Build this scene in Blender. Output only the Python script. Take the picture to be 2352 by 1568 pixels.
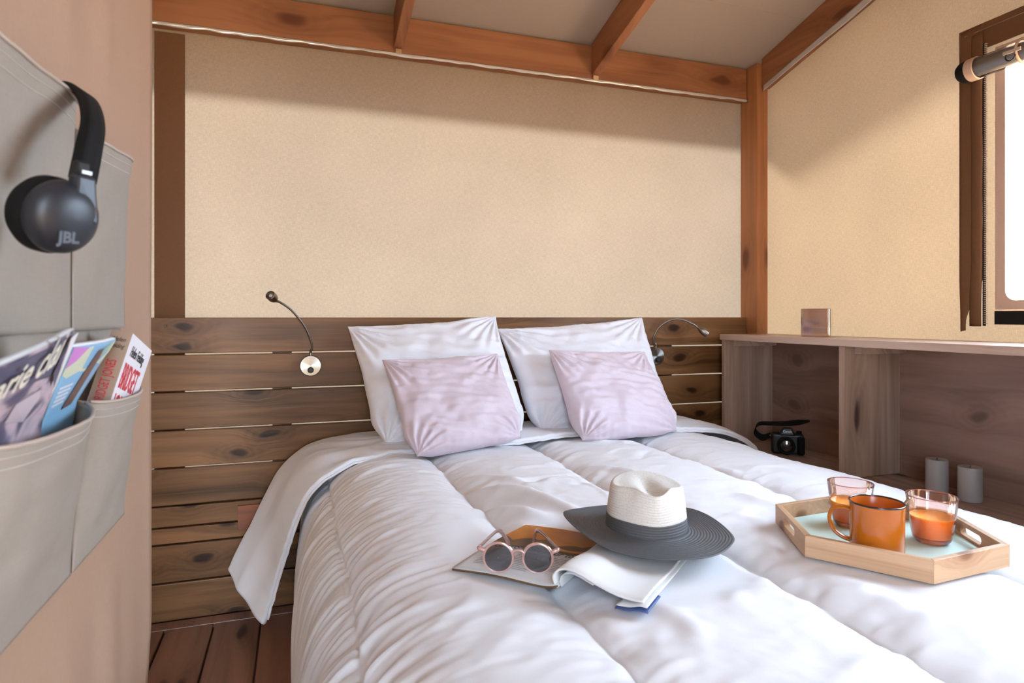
import bpy, bmesh, math, random
import numpy as np
from mathutils import Vector, Matrix

# ------------------------------------------------------------------ clear
for o in list(bpy.data.objects): bpy.data.objects.remove(o)
SC = bpy.context.scene
COL = SC.collection
random.seed(7)
PI = math.pi

# ------------------------------------------------------------------ camera, sky, sun, exposure
YAW = math.atan(491/1450.)
CAMP = (0.49, -2.51, 1.08)
cd = bpy.data.cameras.new('camera'); cam = bpy.data.objects.new('camera', cd); COL.objects.link(cam)
cam.location = CAMP; cam.rotation_euler = (PI/2, 0, -YAW)
cd.sensor_width = 36; cd.lens = 1450/2352*36; cd.shift_y = -57/2352
cd.clip_start = 0.02; cd.clip_end = 200
cd.dof.use_dof = True; cd.dof.focus_distance = 1.9; cd.dof.aperture_fstop = 7.1
SC.camera = cam

SKY_STRENGTH = 20.0
w = bpy.data.worlds.new('world'); SC.world = w; w.use_nodes = True
bg = w.node_tree.nodes['Background']
bg.inputs[0].default_value = (0.67, 0.835, 1.02, 1); bg.inputs[1].default_value = SKY_STRENGTH

sd = bpy.data.lights.new('sun', 'SUN'); sun = bpy.data.objects.new('sun', sd); COL.objects.link(sun)
sd.energy = 106.0; sd.angle = math.radians(5); sd.color = (1.0, 0.97, 0.92)
SUN_DIR = Vector((0.42, 0.80, 0.62))
sun.rotation_euler = SUN_DIR.to_track_quat('Z', 'Y').to_euler()
sun.location = (4, 6, 6)

SC.view_settings.view_transform = 'Standard'
SC.view_settings.look = 'None'
SC.view_settings.exposure = 0.1
SC.view_settings.gamma = 1.0
SC.view_settings.use_curve_mapping = False

# ------------------------------------------------------------------ pixel helpers (directions only)
_s, _c = math.sin(YAW), math.cos(YAW)
def _dir(u, v):
    a = (u-1176)/1450.; b = -(v-727)/1450.
    return np.array([a*_c+_s, -a*_s+_c, b])
def onx(u, v, x): D = _dir(u, v); return np.array(CAMP)+D*(x-CAMP[0])/D[0]
def ony(u, v, y): D = _dir(u, v); return np.array(CAMP)+D*(y-CAMP[1])/D[1]
def onz(u, v, z): D = _dir(u, v); return np.array(CAMP)+D*(z-CAMP[2])/D[2]

# ------------------------------------------------------------------ numpy noise
def _hash(i, j, seed):
    h = (i.astype(np.int64)*374761393 + j.astype(np.int64)*668265263 + seed*974634777) & 0x7fffffff
    h = ((h ^ (h >> 13))*1274126177) & 0x7fffffff
    return (h ^ (h >> 16)) & 0xffff
def pn(x, y, seed=0):
    x = np.asarray(x, float); y = np.asarray(y, float)
    xi = np.floor(x); yi = np.floor(y); fx = x-xi; fy = y-yi
    def g(di, dj):
        a = _hash(xi+di, yi+dj, seed)*(2*PI/65536)
        return np.cos(a)*(fx-di)+np.sin(a)*(fy-dj)
    sx = fx*fx*fx*(fx*(fx*6-15)+10); sy = fy*fy*fy*(fy*(fy*6-15)+10)
    a = g(0, 0)*(1-sx)+g(1, 0)*sx; b = g(0, 1)*(1-sx)+g(1, 1)*sx
    return (a*(1-sy)+b*sy)*1.4
def fbm(x, y, seed=0, n=3):
    r = 0; a = 1
    for k in range(n): r = r+a*pn(x*2**k, y*2**k, seed+k); a *= .5
    return r
def ridge(x, y, seed=0): return 1-np.abs(pn(x, y, seed))*1.6
def sstep(a, b, x):
    t = np.clip((x-a)/(b-a), 0, 1); return t*t*(3-2*t)

# ------------------------------------------------------------------ mesh helpers
def wmat(o):
    m = o.matrix_basis.copy()
    if o.parent: m = wmat(o.parent) @ o.matrix_parent_inverse @ m
    return m
def tag(o, label=None, cat=None, group=None, kind=None):
    if label: o['label'] = label
    if cat: o['category'] = cat
    if group: o['group'] = group
    if kind: o['kind'] = kind
    return o
def thing(name, label, cat, loc=(0, 0, 0), rot=(0, 0, 0), group=None):
    o = bpy.data.objects.new(name, None); COL.objects.link(o)
    o.empty_display_size = .05
    o.location = loc; o.rotation_euler = rot
    return tag(o, label, cat, group)
def struct(name, loc=None):
    o = bpy.data.objects.new(name, None); COL.objects.link(o); o['kind'] = 'structure'
    if loc: o.location = loc
    return o
def link(me, name, mat, parent=None, local=False):
    o = bpy.data.objects.new(name, me); COL.objects.link(o)
    if mat: me.materials.append(mat)
    if parent:
        o.parent = parent
        if not local: o.matrix_parent_inverse = wmat(parent).inverted()
    return o
def obj(name, V, Fc, mat, parent=None, smooth=False, local=False):
    V = np.asarray(V, float).reshape(-1, 3)
    off = None
    if parent is None:
        off = np.array([V[:, 0].mean(), V[:, 1].mean(), V[:, 2].min()]); V = V-off
    elif not local:
        off = V.mean(0); V = V-off
    me = bpy.data.meshes.new(name)
    me.from_pydata(V.tolist(), [], [tuple(int(i) for i in f) for f in Fc]); me.update()
    if smooth: me.polygons.foreach_set('use_smooth', [True]*len(me.polygons))
    o = link(me, name, mat, parent, local)
    if off is not None: o.location = off
    return o
BOXF = [(0, 3, 2, 1), (4, 5, 6, 7), (0, 1, 5, 4), (1, 2, 6, 5), (2, 3, 7, 6), (3, 0, 4, 7)]
def boxv(a, b):
    x0, y0, z0 = a; x1, y1, z1 = b
    return [(x0, y0, z0), (x1, y0, z0), (x1, y1, z0), (x0, y1, z0), (x0, y0, z1), (x1, y0, z1), (x1, y1, z1), (x0, y1, z1)]
def bev(o, wd, seg=2):
    m = o.modifiers.new('bevel', 'BEVEL'); m.width = wd; m.segments = seg; m.limit_method = 'ANGLE'; m.angle_limit = math.radians(40)
    return o
def box(name, a, b, mat, parent=None, bevel=.002, local=False, seg=2):
    a2 = [min(p, q) for p, q in zip(a, b)]; b2 = [max(p, q) for p, q in zip(a, b)]
    o = obj(name, boxv(a2, b2), BOXF, mat, parent, local=local)
    if bevel: bev(o, bevel, seg)
    return o
def hexa(name, P, mat, parent=None, bevel=.002, local=False):
    o = obj(name, P, BOXF, mat, parent, local=local)
    if bevel: bev(o, bevel)
    return o
def gridfaces(nu, nv, wrapu=False):
    F = []
    for j in range(nv-1):
        for i in range(nu if wrapu else nu-1):
            i2 = (i+1) % nu
            F.append((j*nu+i, j*nu+i2, (j+1)*nu+i2, (j+1)*nu+i))
    return F
def surf(name, P, mat, parent=None, wrapu=False, smooth=True, thick=0, local=False, offset=0):
    """P array nv x nu x 3"""
    nv, nu = P.shape[:2]
    o = obj(name, P.reshape(-1, 3), gridfaces(nu, nv, wrapu), mat, parent, smooth, local)
    if thick:
        m = o.modifiers.new('solid', 'SOLIDIFY'); m.thickness = thick; m.offset = offset
    return o
def lathe(name, prof, mat, parent=None, n=48, local=True, smooth=True, rfn=None, M=None):
    prof = np.array(prof, float)
    a = np.linspace(0, 2*PI, n, endpoint=False)
    P = np.zeros((len(prof), n, 3))
    for k, (r, z) in enumerate(prof):
        rr = r*(rfn(a, k) if rfn else 1)
        P[k, :, 0] = rr*np.cos(a); P[k, :, 1] = rr*np.sin(a); P[k, :, 2] = z
    if M is not None:
        Q = np.c_[P.reshape(-1, 3), np.ones(P.shape[0]*n)] @ np.array(M).T
        P = Q[:, :3].reshape(P.shape)
    o = surf(name, P, mat, parent, True, smooth, local=local)
    if smooth: o.data.set_sharp_from_angle(angle=math.radians(38))
    return o
def catmull(pts, n):
    p = np.array(pts, float); p = np.vstack([2*p[0]-p[1], p, 2*p[-1]-p[-2]])
    out = []
    m = len(pts)-1
    for t in np.linspace(0, m, n):
        k = min(int(t), m-1); f = t-k
        a, b, c_, d = p[k:k+4]
        out.append(.5*((2*b)+(-a+c_)*f+(2*a-5*b+4*c_-d)*f*f+(-a+3*b-3*c_+d)*f**3))
    return np.array(out)
def tube(name, pts, r, mat, parent=None, n=10, samples=None, local=False, caps=True, flat=None):
    p = catmull(pts, samples) if samples else np.array(pts, float)
    m = len(p); rr = np.full(m, r, float) if np.isscalar(r) else np.interp(np.linspace(0, 1, m), np.linspace(0, 1, len(r)), r)
    T = np.gradient(p, axis=0); T /= np.linalg.norm(T, axis=1)[:, None]+1e-12
    up = np.array([0, 0, 1.]) if abs(T[0][2]) < .9 else np.array([1., 0, 0])
    N = np.cross(T[0], up); N /= np.linalg.norm(N)
    P = np.zeros((m, n, 3)); a = np.linspace(0, 2*PI, n, endpoint=False)
    for k in range(m):
        N = N-T[k]*N.dot(T[k]); N /= np.linalg.norm(N); B = np.cross(T[k], N)
        f1, f2 = flat if flat else (1, 1)
        P[k] = p[k]+rr[k]*(np.cos(a)[:, None]*N*f1+np.sin(a)[:, None]*B*f2)
    F = gridfaces(n, m, True)
    if caps: F = F+[tuple(range(n))[::-1], tuple(range((m-1)*n, m*n))]
    o = obj(name, P.reshape(-1, 3), F, mat, parent, True, local)
    return o
def poly(name, pts, mat, parent=None, local=False, thick=0):
    o = obj(name, pts, [tuple(range(len(pts)))], mat, parent, local=local)
    if thick:
        m = o.modifiers.new('solid', 'SOLIDIFY'); m.thickness = thick; m.offset = 0
    return o
def frame(origin, ex, ey):
    ex = Vector(ex).normalized(); ey = Vector(ey); ey = (ey-ex*ey.dot(ex)).normalized(); ez = ex.cross(ey)
    M = Matrix.Identity(4)
    for i in range(3): M[i][0] = ex[i]; M[i][1] = ey[i]; M[i][2] = ez[i]; M[i][3] = origin[i]
    return M
def text(name, body, size, M, mat, parent=None, shear=0, ext=.0002, sx=1, bold=0, align='LEFT'):
    cu = bpy.data.curves.new('t', 'FONT'); cu.body = body; cu.size = size; cu.shear = shear; cu.extrude = ext
    cu.offset = bold; cu.align_x = align; cu.resolution_u = 3
    t = bpy.data.objects.new('t', cu); COL.objects.link(t)
    bpy.context.view_layer.update()
    me = bpy.data.meshes.new_from_object(t)
    bpy.data.objects.remove(t)
    me.transform(M @ Matrix.Diagonal((sx, 1, 1, 1)))
    me.name = name; me.materials.clear()
    return link(me, name, mat, parent)

# ------------------------------------------------------------------ materials
def C(h):
    h = h.lstrip('#'); v = [int(h[i:i+2], 16)/255 for i in (0, 2, 4)]
    return tuple((x/12.92 if x <= .04045 else ((x+.055)/1.055)**2.4) for x in v)+(1,)
class NT:
    def __init__(s, name):
        s.m = bpy.data.materials.new(name); s.m.use_nodes = True; s.t = s.m.node_tree; s.t.nodes.clear()
        s.out = s.n('ShaderNodeOutputMaterial')
    def n(s, typ, ins=None, **kw):
        nd = s.t.nodes.new(typ)
        for k, v in kw.items(): setattr(nd, k, v)
        for k, v in (ins or {}).items(): s.set(nd.inputs[k], v)
        return nd
    def set(s, sock, v):
        if isinstance(v, bpy.types.NodeSocket): s.t.links.new(v, sock)
        elif isinstance(v, bpy.types.Node): s.t.links.new(v.outputs[0], sock)
        else: sock.default_value = v
    def math(s, op, a, b=0, c=0): return s.n('ShaderNodeMath', {0: a, 1: b, 2: c}, operation=op).outputs[0]
    def mix(s, f, a, b, blend='MIX'):
        nd = s.n('ShaderNodeMix', data_type='RGBA', blend_type=blend); s.set(nd.inputs[0], f); s.set(nd.inputs[6], a); s.set(nd.inputs[7], b); return nd.outputs[2]
    def ramp(s, f, stops):
        nd = s.n('ShaderNodeValToRGB'); s.set(nd.inputs[0], f); e = nd.color_ramp.elements
        while len(e) < len(stops): e.new(.5)
        for k, (p, c_) in enumerate(stops): e[k].position = p; e[k].color = c_
        return nd.outputs[0]
    def obj_co(s, rand=True):
        tc = s.n('ShaderNodeTexCoord').outputs['Object']
        if not rand: return tc
        oi = s.n('ShaderNodeObjectInfo').outputs['Random']
        v = s.n('ShaderNodeCombineXYZ', {0: s.math('MULTIPLY', oi, 17.3), 1: s.math('MULTIPLY', oi, 9.1), 2: s.math('MULTIPLY', oi, 23.7)})
        return s.n('ShaderNodeVectorMath', {0: tc, 1: v.outputs[0]}, operation='ADD').outputs[0]
    def noise(s, vec, scale, detail=3, rough=.55, dist=0):
        return s.n('ShaderNodeTexNoise', {'Vector': vec, 'Scale': scale, 'Detail': detail, 'Roughness': rough, 'Distortion': dist}).outputs[0]
    def scalev(s, vec, sc): return s.n('ShaderNodeVectorMath', {0: vec, 1: sc}, operation='MULTIPLY').outputs[0]
    def bump(s, h, strength, dist=.002): return s.n('ShaderNodeBump', {'Height': h, 'Strength': strength, 'Distance': dist}).outputs[0]
    def pr(s, col, rough=.5, **kw):
        ins = {'Base Color': col, 'Roughness': rough}; ins.update(kw)
        return s.n('ShaderNodeBsdfPrincipled', ins)
    def done(s, sh):
        s.t.links.new(sh.outputs[0] if isinstance(sh, bpy.types.Node) else sh, s.out.inputs[0]); return s.m

def wood(name, light, dark, knot, axis='X', rough=.5, kscale=(1.6, 5.0), bump=.35, coat=0., gloss_var=.15, streak=40, spec=.5):
    m = NT(name); co = m.obj_co()
    sp = m.n('ShaderNodeSeparateXYZ', {0: co})
    ax = 'XYZ'.index(axis); oth = [i for i in range(3) if i != ax]
    u = sp.outputs[ax]; v = m.math('ADD', sp.outputs[oth[0]], m.math('MULTIPLY', sp.outputs[oth[1]], .83))
    kv = m.n('ShaderNodeCombineXYZ', {0: m.math('MULTIPLY', u, kscale[0]), 1: m.math('MULTIPLY', v, kscale[1])})
    wob = m.noise(kv, 3.0, 2)
    kv2 = m.n('ShaderNodeVectorMath', {0: kv, 1: m.n('ShaderNodeCombineXYZ', {0: m.math('MULTIPLY', wob, .10), 1: m.math('MULTIPLY', wob, .25)}).outputs[0]}, operation='ADD')
    vo = m.n('ShaderNodeTexVoronoi', {'Vector': kv2, 'Scale': 1.0, 'Randomness': 1.0}, voronoi_dimensions='2D')
    d = vo.outputs['Distance']
    near = m.n('ShaderNodeMapRange', {0: d, 1: 0.0, 2: 0.32, 3: 1.0, 4: 0.0}, interpolation_type='SMOOTHSTEP').outputs[0]
    core = m.n('ShaderNodeMapRange', {0: d, 1: 0.03, 2: 0.11, 3: 1.0, 4: 0.0}, interpolation_type='SMOOTHSTEP').outputs[0]
    v2 = m.math('ADD', v, m.math('MULTIPLY', near, .035))
    gv = m.n('ShaderNodeCombineXYZ', {0: m.math('MULTIPLY', u, 1.5), 1: m.math('MULTIPLY', v2, streak)})
    fine = m.noise(gv, 1.0, 4, .6, .4)
    gv2 = m.n('ShaderNodeCombineXYZ', {0: m.math('MULTIPLY', u, .9), 1: m.math('MULTIPLY', v2, streak*.22), 2: 3.1})
    band = m.noise(gv2, 1.0, 3, .5, .8)
    rings = m.math('SINE', m.math('MULTIPLY', d, 90))
    f = m.math('ADD', m.math('MULTIPLY', fine, .45), m.math('MULTIPLY', band, .62))
    f = m.math('ADD', f, m.math('MULTIPLY', m.math('MULTIPLY', rings, near), .05))
    col = m.ramp(f, [(.38, dark), (.62, light)])
    col = m.mix(m.math('MULTIPLY', near, .55), col, dark)
    col = m.mix(m.math('MULTIPLY', core, .92), col, knot)
    oi = m.n('ShaderNodeObjectInfo').outputs['Random']
    hsv = m.n('ShaderNodeHueSaturation', {'Color': col, 'Value': m.math('ADD', m.math('MULTIPLY', oi, .3), .85)}).outputs[0]
    rg = m.math('ADD', m.math('MULTIPLY', band, gloss_var), rough-gloss_var*.5)
    p = m.pr(hsv, rg, **{'Coat Weight': coat, 'Coat Roughness': .3, 'Specular IOR Level': spec, 'Normal': m.bump(f, bump, .003)})
    return m.done(p)

def plain(name, col, rough=.5, metal=0, **kw):
    m = NT(name); co = m.obj_co()
    nz = m.noise(co, 30, 3)
    c2 = m.mix(m.math('MULTIPLY', nz, .25), col, tuple(x*.8 for x in col[:3])+(1,))
    p = m.pr(c2, rough, Metallic=metal, **kw)
    return m.done(p)

def canvas(name, refl, trans, weave=220, var=.25, bumps=.25, amount=.5):
    """woven sheet: part of the light is reflected, part let through"""
    m = NT(name); co = m.obj_co(False)
    a = m.noise(m.scalev(co, (1, 1, 7)), weave*.28, 3, .6)
    b = m.noise(m.scalev(co, (7, 7, 1)), weave*.28, 3, .6)
    big = m.noise(co, 2.0, 3)
    f = m.math('ADD', m.math('MULTIPLY', m.math('ADD', a, b), .5), m.math('MULTIPLY', m.math('SUBTRACT', big, .5), .3))
    k = m.n('ShaderNodeMapRange', {0: f, 1: .3, 2: .7, 3: 1-var, 4: 1+var*.5}).outputs[0]
    def sc(cc): return m.n('ShaderNodeVectorMath', {0: cc[:3], 1: k}, operation='MULTIPLY').outputs[0]
    nm = m.bump(f, bumps, .001)
    df = m.n('ShaderNodeBsdfDiffuse', {'Color': sc(refl), 'Normal': nm})
    tr = m.n('ShaderNodeBsdfTranslucent', {'Color': sc(trans), 'Normal': nm})
    mx = m.n('ShaderNodeMixShader', {0: amount, 1: df.outputs[0], 2: tr.outputs[0]})
    return m.done(mx)

def cloth(name, col, var=.06, rough=.85, sheen=.2, scale=400, bumps=.15, big=0.0):
    m = NT(name); co = m.obj_co(False)
    a = m.noise(m.scalev(co, (1, 1, 1)), scale, 2)
    b = m.noise(co, 9, 4, .6, .6)
    c2 = m.mix(m.math('MULTIPLY', a, var*2), col, tuple(x*.75 for x in col[:3])+(1,))
    h = m.math('ADD', m.math('MULTIPLY', a, .12), m.math('MULTIPLY', b, big))
    p = m.pr(c2, rough, **{'Sheen Weight': sheen, 'Sheen Roughness': .5, 'Normal': m.bump(h, bumps, .004), 'Specular IOR Level': .25})
    return m.done(p)

def thin_glass(name, tint, gloss=.06, rough=.02, absorb=0.0, acol=(1, 1, 1, 1)):
    """thin clear sheet or shell: tinted see-through + mirror reflection growing at grazing angles"""
    m = NT(name)
    tr = m.n('ShaderNodeBsdfTransparent', {'Color': tint})
    fr = m.n('ShaderNodeFresnel', {'IOR': 1.45}).outputs[0]
    gl = m.n('ShaderNodeBsdfGlossy', {'Color': (1, 1, 1, 1), 'Roughness': rough})
    base = tr.outputs[0]
    if absorb:
        df = m.n('ShaderNodeBsdfPrincipled', {'Base Color': acol, 'Roughness': .15})
        base = m.n('ShaderNodeMixShader', {0: absorb, 1: base, 2: df.outputs[0]}).outputs[0]
    mx = m.n('ShaderNodeMixShader', {0: m.math('ADD', m.math('MULTIPLY', fr, .9), gloss*.3), 1: base, 2: gl.outputs[0]})
    return m.done(mx)

M = {}
M['beam'] = wood('beam_pine', C('9a6744'), C('784a30'), C('5e3019'), 'X', .55, (1.3, 4.0))
M['beamy'] = wood('rafter_pine', C('9a6643'), C('78492d'), C('5e3019'), 'Y', .55, (1.3, 4.0))
M['post'] = wood('post_pine', C('a86f46'), C('80502f'), C('5e3019'), 'Z', .5, (1.3, 4.0))
M['board'] = wood('stained_board', C('87603f'), C('513720'), C('28150b'), 'X', .33, (2.3, 6.0), bump=.6, spec=.18)
M['block'] = wood('fresh_block', C('9d5a30'), C('7a4020'), C('4a2412'), 'X', .5)
M['floor'] = wood('floor_plank', C('8f6450'), C('614133'), C('2c130c'), 'Y', .4, (1.5, 5.0), coat=.1)
M['cab'] = wood('cabinet_top_wood', C('c2a998'), C('96796a'), C('3a2216'), 'Y', .42, (1.3, 5.0), coat=.2)
M['cabv'] = wood('cabinet_panel_wood', C('b09582'), C('846a5b'), C('33201a'), 'Z', .5, (1.3, 5.0))
M['ply'] = wood('cabinet_back_ply', C('8f7263'), C('6a5044'), C('574137'), 'Y', .5, (2.2, 4.5), streak=22)
M['tray'] = wood('tray_wood', C('c9a583'), C('ad8462'), C('7d5233'), 'X', .5, (4, 8), bump=.1, streak=120)
M['back'] = canvas('back_canvas', C('88705a'), (.40, .342, .272, 1), amount=.0345)
M['side'] = canvas('side_canvas', C('a88a6a'), (.50, .385, .255, 1), amount=.043)
M['dark_canvas'] = canvas('brown_canvas', C('75553f'), C('4a2f22'), var=.12, amount=.06)
M['roof'] = canvas('roof_canvas', C('aa9c90'), C('6d6055'), var=.05, amount=.12)
M['curtain'] = canvas('curtain_canvas', C('b59680'), C('a07358'), var=.06, amount=.12, bumps=.1)
M['pocket'] = canvas('pocket_canvas', C('a1968b'), C('5a5048'), var=.06, amount=.08, bumps=.1)
M['hem'] = plain('pocket_hem', C('b5a496'), .9)
M['thread'] = plain('pale_thread', C('bdb2a8'), .9)
M['linen'] = cloth('white_cotton', (.80, .80, .83, 1), .02, .8, .15, 500, .35, .5)
M['pillow'] = cloth('white_pillowcase', (.80, .80, .85, 1), .02, .8, .15, 500, .4, .6)
M['lilac'] = cloth('lilac_satin', (.66, .56, .62, 1), .02, .5, .3, 600, .35, .5)
M['mattress'] = cloth('mattress_fabric', (.75, .74, .72, 1))
M['border'] = canvas('window_border', C('c9ad9a'), C('8d7058'), var=.05, amount=.12)
M['black'] = plain('black_plastic', C('141416'), .45)
M['black_soft'] = plain('black_rubber', C('0c0c0d'), .85, 0, **{'Specular IOR Level': .25})
M['navy'] = plain('headphone_shell', C('23262d'), .42)
M['velcro'] = plain('velcro', C('0d0b0a'), 1.0)
M['film'] = thin_glass('clear_film', (.97, .97, .97, 1), .1, .08)
M['pvc'] = thin_glass('window_film', (.97, .98, 1, 1), .05, .03)
M['plastic_strip'] = thin_glass('crinkled_film', (.9, .9, .92, 1), .5, .2, .55, (.8, .78, .76, 1))
M['nail'] = plain('nail_steel', C('b8b8b8'), .35, 1.0)
M['neck'] = plain('gooseneck_steel', C('8d857c'), .32, 1.0)
M['candle'] = plain('grey_wax', C('9a9490'), .55, 0, **{'Subsurface Weight': .1})
M['wick'] = plain('wick', C('2a2520'), .9)
M['mint'] = plain('mint_base', C('c3dcd3'), .4)
M['mug'] = plain('orange_enamel', C('bb6612'), .18, 0, **{'Coat Weight': .25, 'Coat Roughness': .05})
M['mug_in'] = plain('orange_enamel_inside', C('c25f17'), .25)
M['rim'] = plain('steel_rim', C('55585f'), .2, 1.0)
M['juice'] = plain('orange_juice', C('ff9412'), .25, 0, **{'Subsurface Weight': .25, 'Subsurface Radius': (.02, .008, .002)})
M['juice_top'] = plain('juice_foam', C('f3a338'), .4)
M['pink_glass'] = thin_glass('pink_glass', (1.0, .87, .82, 1), .12, .02, .06, C('e89a86'))
M['pink_base'] = thin_glass('pink_glass_base', (1.0, .55, .35, 1), .15, .02, .4, C('ee5a2c'))
M['pink_rim'] = thin_glass('pink_glass_rim', (.9, .55, .5, 1), .3, .02, .3, C('b9706a'))
M['steel'] = plain('spoon_steel', C('c9c9cc'), .15, 1.0)
M['frame'] = thin_glass('clear_pink_acetate', (.97, .82, .80, 1), .3, .05, .42, C('e6b9b4'))
M['frame_red'] = thin_glass('coral_nose_pad', (1, .5, .42, 1), .2, .05, .5, C('e0705f'))
M['lens'] = thin_glass('smoke_lens', (.15, .16, .19, 1), .2, .02, .25, C('23252c'))
M['paper'] = plain('magazine_paper', C('e6e6e6'), .6)
M['paper_grey'] = plain('printed_page', C('cfd0d0'), .5)
M['ink'] = plain('black_ink', C('2c2a2c'), .7)
M['ink_grey'] = plain('grey_ink', C('9b9a9c'), .8)
M['blue_edge'] = plain('blue_print', C('3d548c'), .45)
M['red_ink'] = plain('red_ink', C('c5303c'), .6)
M['book_white'] = plain('book_cover_white', C('e4e2e6'), .4)
M['book_spine'] = plain('book_spine_kraft', C('a28a78'), .6)
M['cream_ink'] = plain('cream_lettering', C('eee9d6'), .5)
M['sky_blue'] = plain('map_blue', C('85b3d2'), .4)
M['land'] = plain('map_land', C('ccd0b2'), .4)
M['brown_ink'] = plain('brown_figure', C('6f5249'), .5)
M['land_green'] = plain('map_green', C('a9bf92'), .5)
M['pale_print'] = plain('pale_print', C('cfbfc6'), .4)
M['magenta'] = plain('magenta_print', C('c77fc4'), .5)
M['white_logo'] = plain('logo_grey', C('50545c'), .5)
M['white_ink'] = plain('white_lettering', C('cfd2d8'), .5)
M['grass'] = plain('dry_grass_ground', C('a98a66'), 1.0)

def straw(name, col, axis_r=False):
    m = NT(name); co = m.obj_co(False)
    a = m.noise(m.scalev(co, (1, 1, 3)), 260, 3, .7)
    b = m.noise(co, 900, 2, .6)
    f = m.math('ADD', m.math('MULTIPLY', a, .6), m.math('MULTIPLY', b, .4))
    c2 = m.ramp(f, [(.3, tuple(x*.72 for x in col[:3])+(1,)), (.7, tuple(min(1, x*1.15) for x in col[:3])+(1,))])
    return m.done(m.pr(c2, .6, Normal=m.bump(f, .35, .001)))
M['straw_white'] = straw('pale_straw', (.74, .71, .66, 1))
M['straw_dark'] = straw('charcoal_straw', (.085, .088, .095, 1))

def brushed(name):
    m = NT(name)
    tg = m.n('ShaderNodeTangent', direction_type='RADIAL', axis='Y')
    p = m.pr(C('948f87'), .3, Metallic=1.0, Anisotropic=.9, Tangent=tg.outputs[0])
    return m.done(p)
M['brushed'] = brushed('brushed_steel')

def cover_print(name, stops, scale=9, dist=1.5):
    m = NT(name); co = m.obj_co(False)
    f = m.noise(m.scalev(co, (1, .6, 1)), scale, 2, .5, dist)
    return m.done(m.pr(m.ramp(f, stops), .55, **{'Specular IOR Level': .2}))
M['cover_dark'] = cover_print('dark_fashion_cover', [(.25, C('46445c')), (.42, C('6d6476')), (.5, C('b9a8ae')), (.6, C('cdb3bd')), (.72, C('8c5b55'))], 16)
M['cover_band'] = cover_print('dark_cover_band', [(.3, C('4b4a66')), (.6, C('6a6878')), (.8, C('8a8690'))], 12)
M['photo'] = cover_print('sunset_photo', [(.3, C('b0702c')), (.5, C('cc8434')), (.7, C('bb7a38'))], 6)
M['photo_dark'] = cover_print('hill_photo', [(.3, C('5e4732')), (.7, C('80603c'))], 10)
M['photo_orange'] = cover_print('glow_photo', [(.3, C('d28a3e')), (.7, C('b87238'))], 10)

# ================================================================== STRUCTURE
ROOF_S = .25
def roofz(y): return 2.275-ROOF_S*y

# --- outside ground
g = obj('ground', [(-30, -30, -.35), (30, -30, -.35), (30, 30, -.35), (-30, 30, -.35)], [(0, 1, 2, 3)], M['grass'])
tag(g, kind='structure')

# --- floor
fl = struct('floor', (0, 0, 0))
box('subfloor', (-.95, -3.45, -.10), (2.64, .055, -.026), M['floor'], fl, 0)
box('sill_board', (-.9, -.062, -.024), (2.60, -.001, 0), M['floor'], fl, .003)
x = .055-.155*6
while x < 2.6:
    box('plank', (x+.003, -3.42, -.024), (min(x+.152, 2.6), -.066, 0), M['floor'], fl, .003); x += .155

# --- back wall
wb = struct('wall_back', (0, .06, 0))
P = [(-.95, .06, .44), (2.66, .06, .44), (2.66, .06, 2.262), (-.95, .06, 2.262)]
obj('canvas_sheet', P, [(0, 1, 2, 3)], M['back'], wb)
box('base_panel', (-.95, .055, -.10), (2.66, .075, .44), M['board'], wb, 0)
obj('brown_band', [(0, .052, .44), (.099, .052, .44), (.099, .052, 2.108), (0, .052, 2.108)], [(0, 1, 2, 3)], M['dark_canvas'], wb)
# --- right wall with the window hole
wr = struct('wall_right', (2.62, -1.5, 0))
WY0, WY1, WZ0, WZ1 = -1.10, -2.36, 1.118, 1.93
def ztop(y): return roofz(y)-.012
X = 2.62
V = []; Fq = []
def quad(a, b, c_, d):
    k = len(V); V.extend([a, b, c_, d]); Fq.append((k, k+1, k+2, k+3))
quad((X, .06, -.05), (X, WY0, -.05), (X, WY0, ztop(WY0)), (X, .06, ztop(.06)))
quad((X, WY0, -.05), (X, WY1, -.05), (X, WY1, WZ0), (X, WY0, WZ0))
quad((X, WY0, WZ1), (X, WY1, WZ1), (X, WY1, ztop(WY1)), (X, WY0, ztop(WY0)))
quad((X, WY1, -.05), (X, -3.45, -.05), (X, -3.45, ztop(-3.45)), (X, WY1, ztop(WY1)))
obj('canvas_sheet', V, Fq, M['side'], wr)
# --- left wall, front wall with two unseen openings added for fill light
wl = struct('wall_left', (-.95, -1.5, 0))
obj('canvas_sheet', [(-.95, .06, -.05), (-.95, -3.45, -.05), (-.95, -3.45, ztop(-3.45)), (-.95, .06, ztop(.06))], [(0, 1, 2, 3)], M['side'], wl)
wf = struct('wall_front', (0, -3.45, 0))
DX0, DX1, DZ = .30, .70, 2.0  # opening behind the camera, invented to let daylight onto the near bed side
V = []; Fq = []; zt = ztop(-3.45)
AX0, AX1 = -.30, .14      # second opening, added to light the bed's left side past the curtain
quad((-.95, -3.45, -.05), (AX0, -3.45, -.05), (AX0, -3.45, zt), (-.95, -3.45, zt))
quad((AX1, -3.45, -.05), (DX0, -3.45, -.05), (DX0, -3.45, zt), (AX1, -3.45, zt))
quad((AX0, -3.45, DZ), (AX1, -3.45, DZ), (AX1, -3.45, zt), (AX0, -3.45, zt))
quad((DX1, -3.45, -.05), (2.62, -3.45, -.05), (2.62, -3.45, zt), (DX1, -3.45, zt))
quad((DX0, -3.45, DZ), (DX1, -3.45, DZ), (DX1, -3.45, zt), (DX0, -3.45, zt))
obj('canvas_sheet', V, Fq, M['side'], wf)
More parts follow.
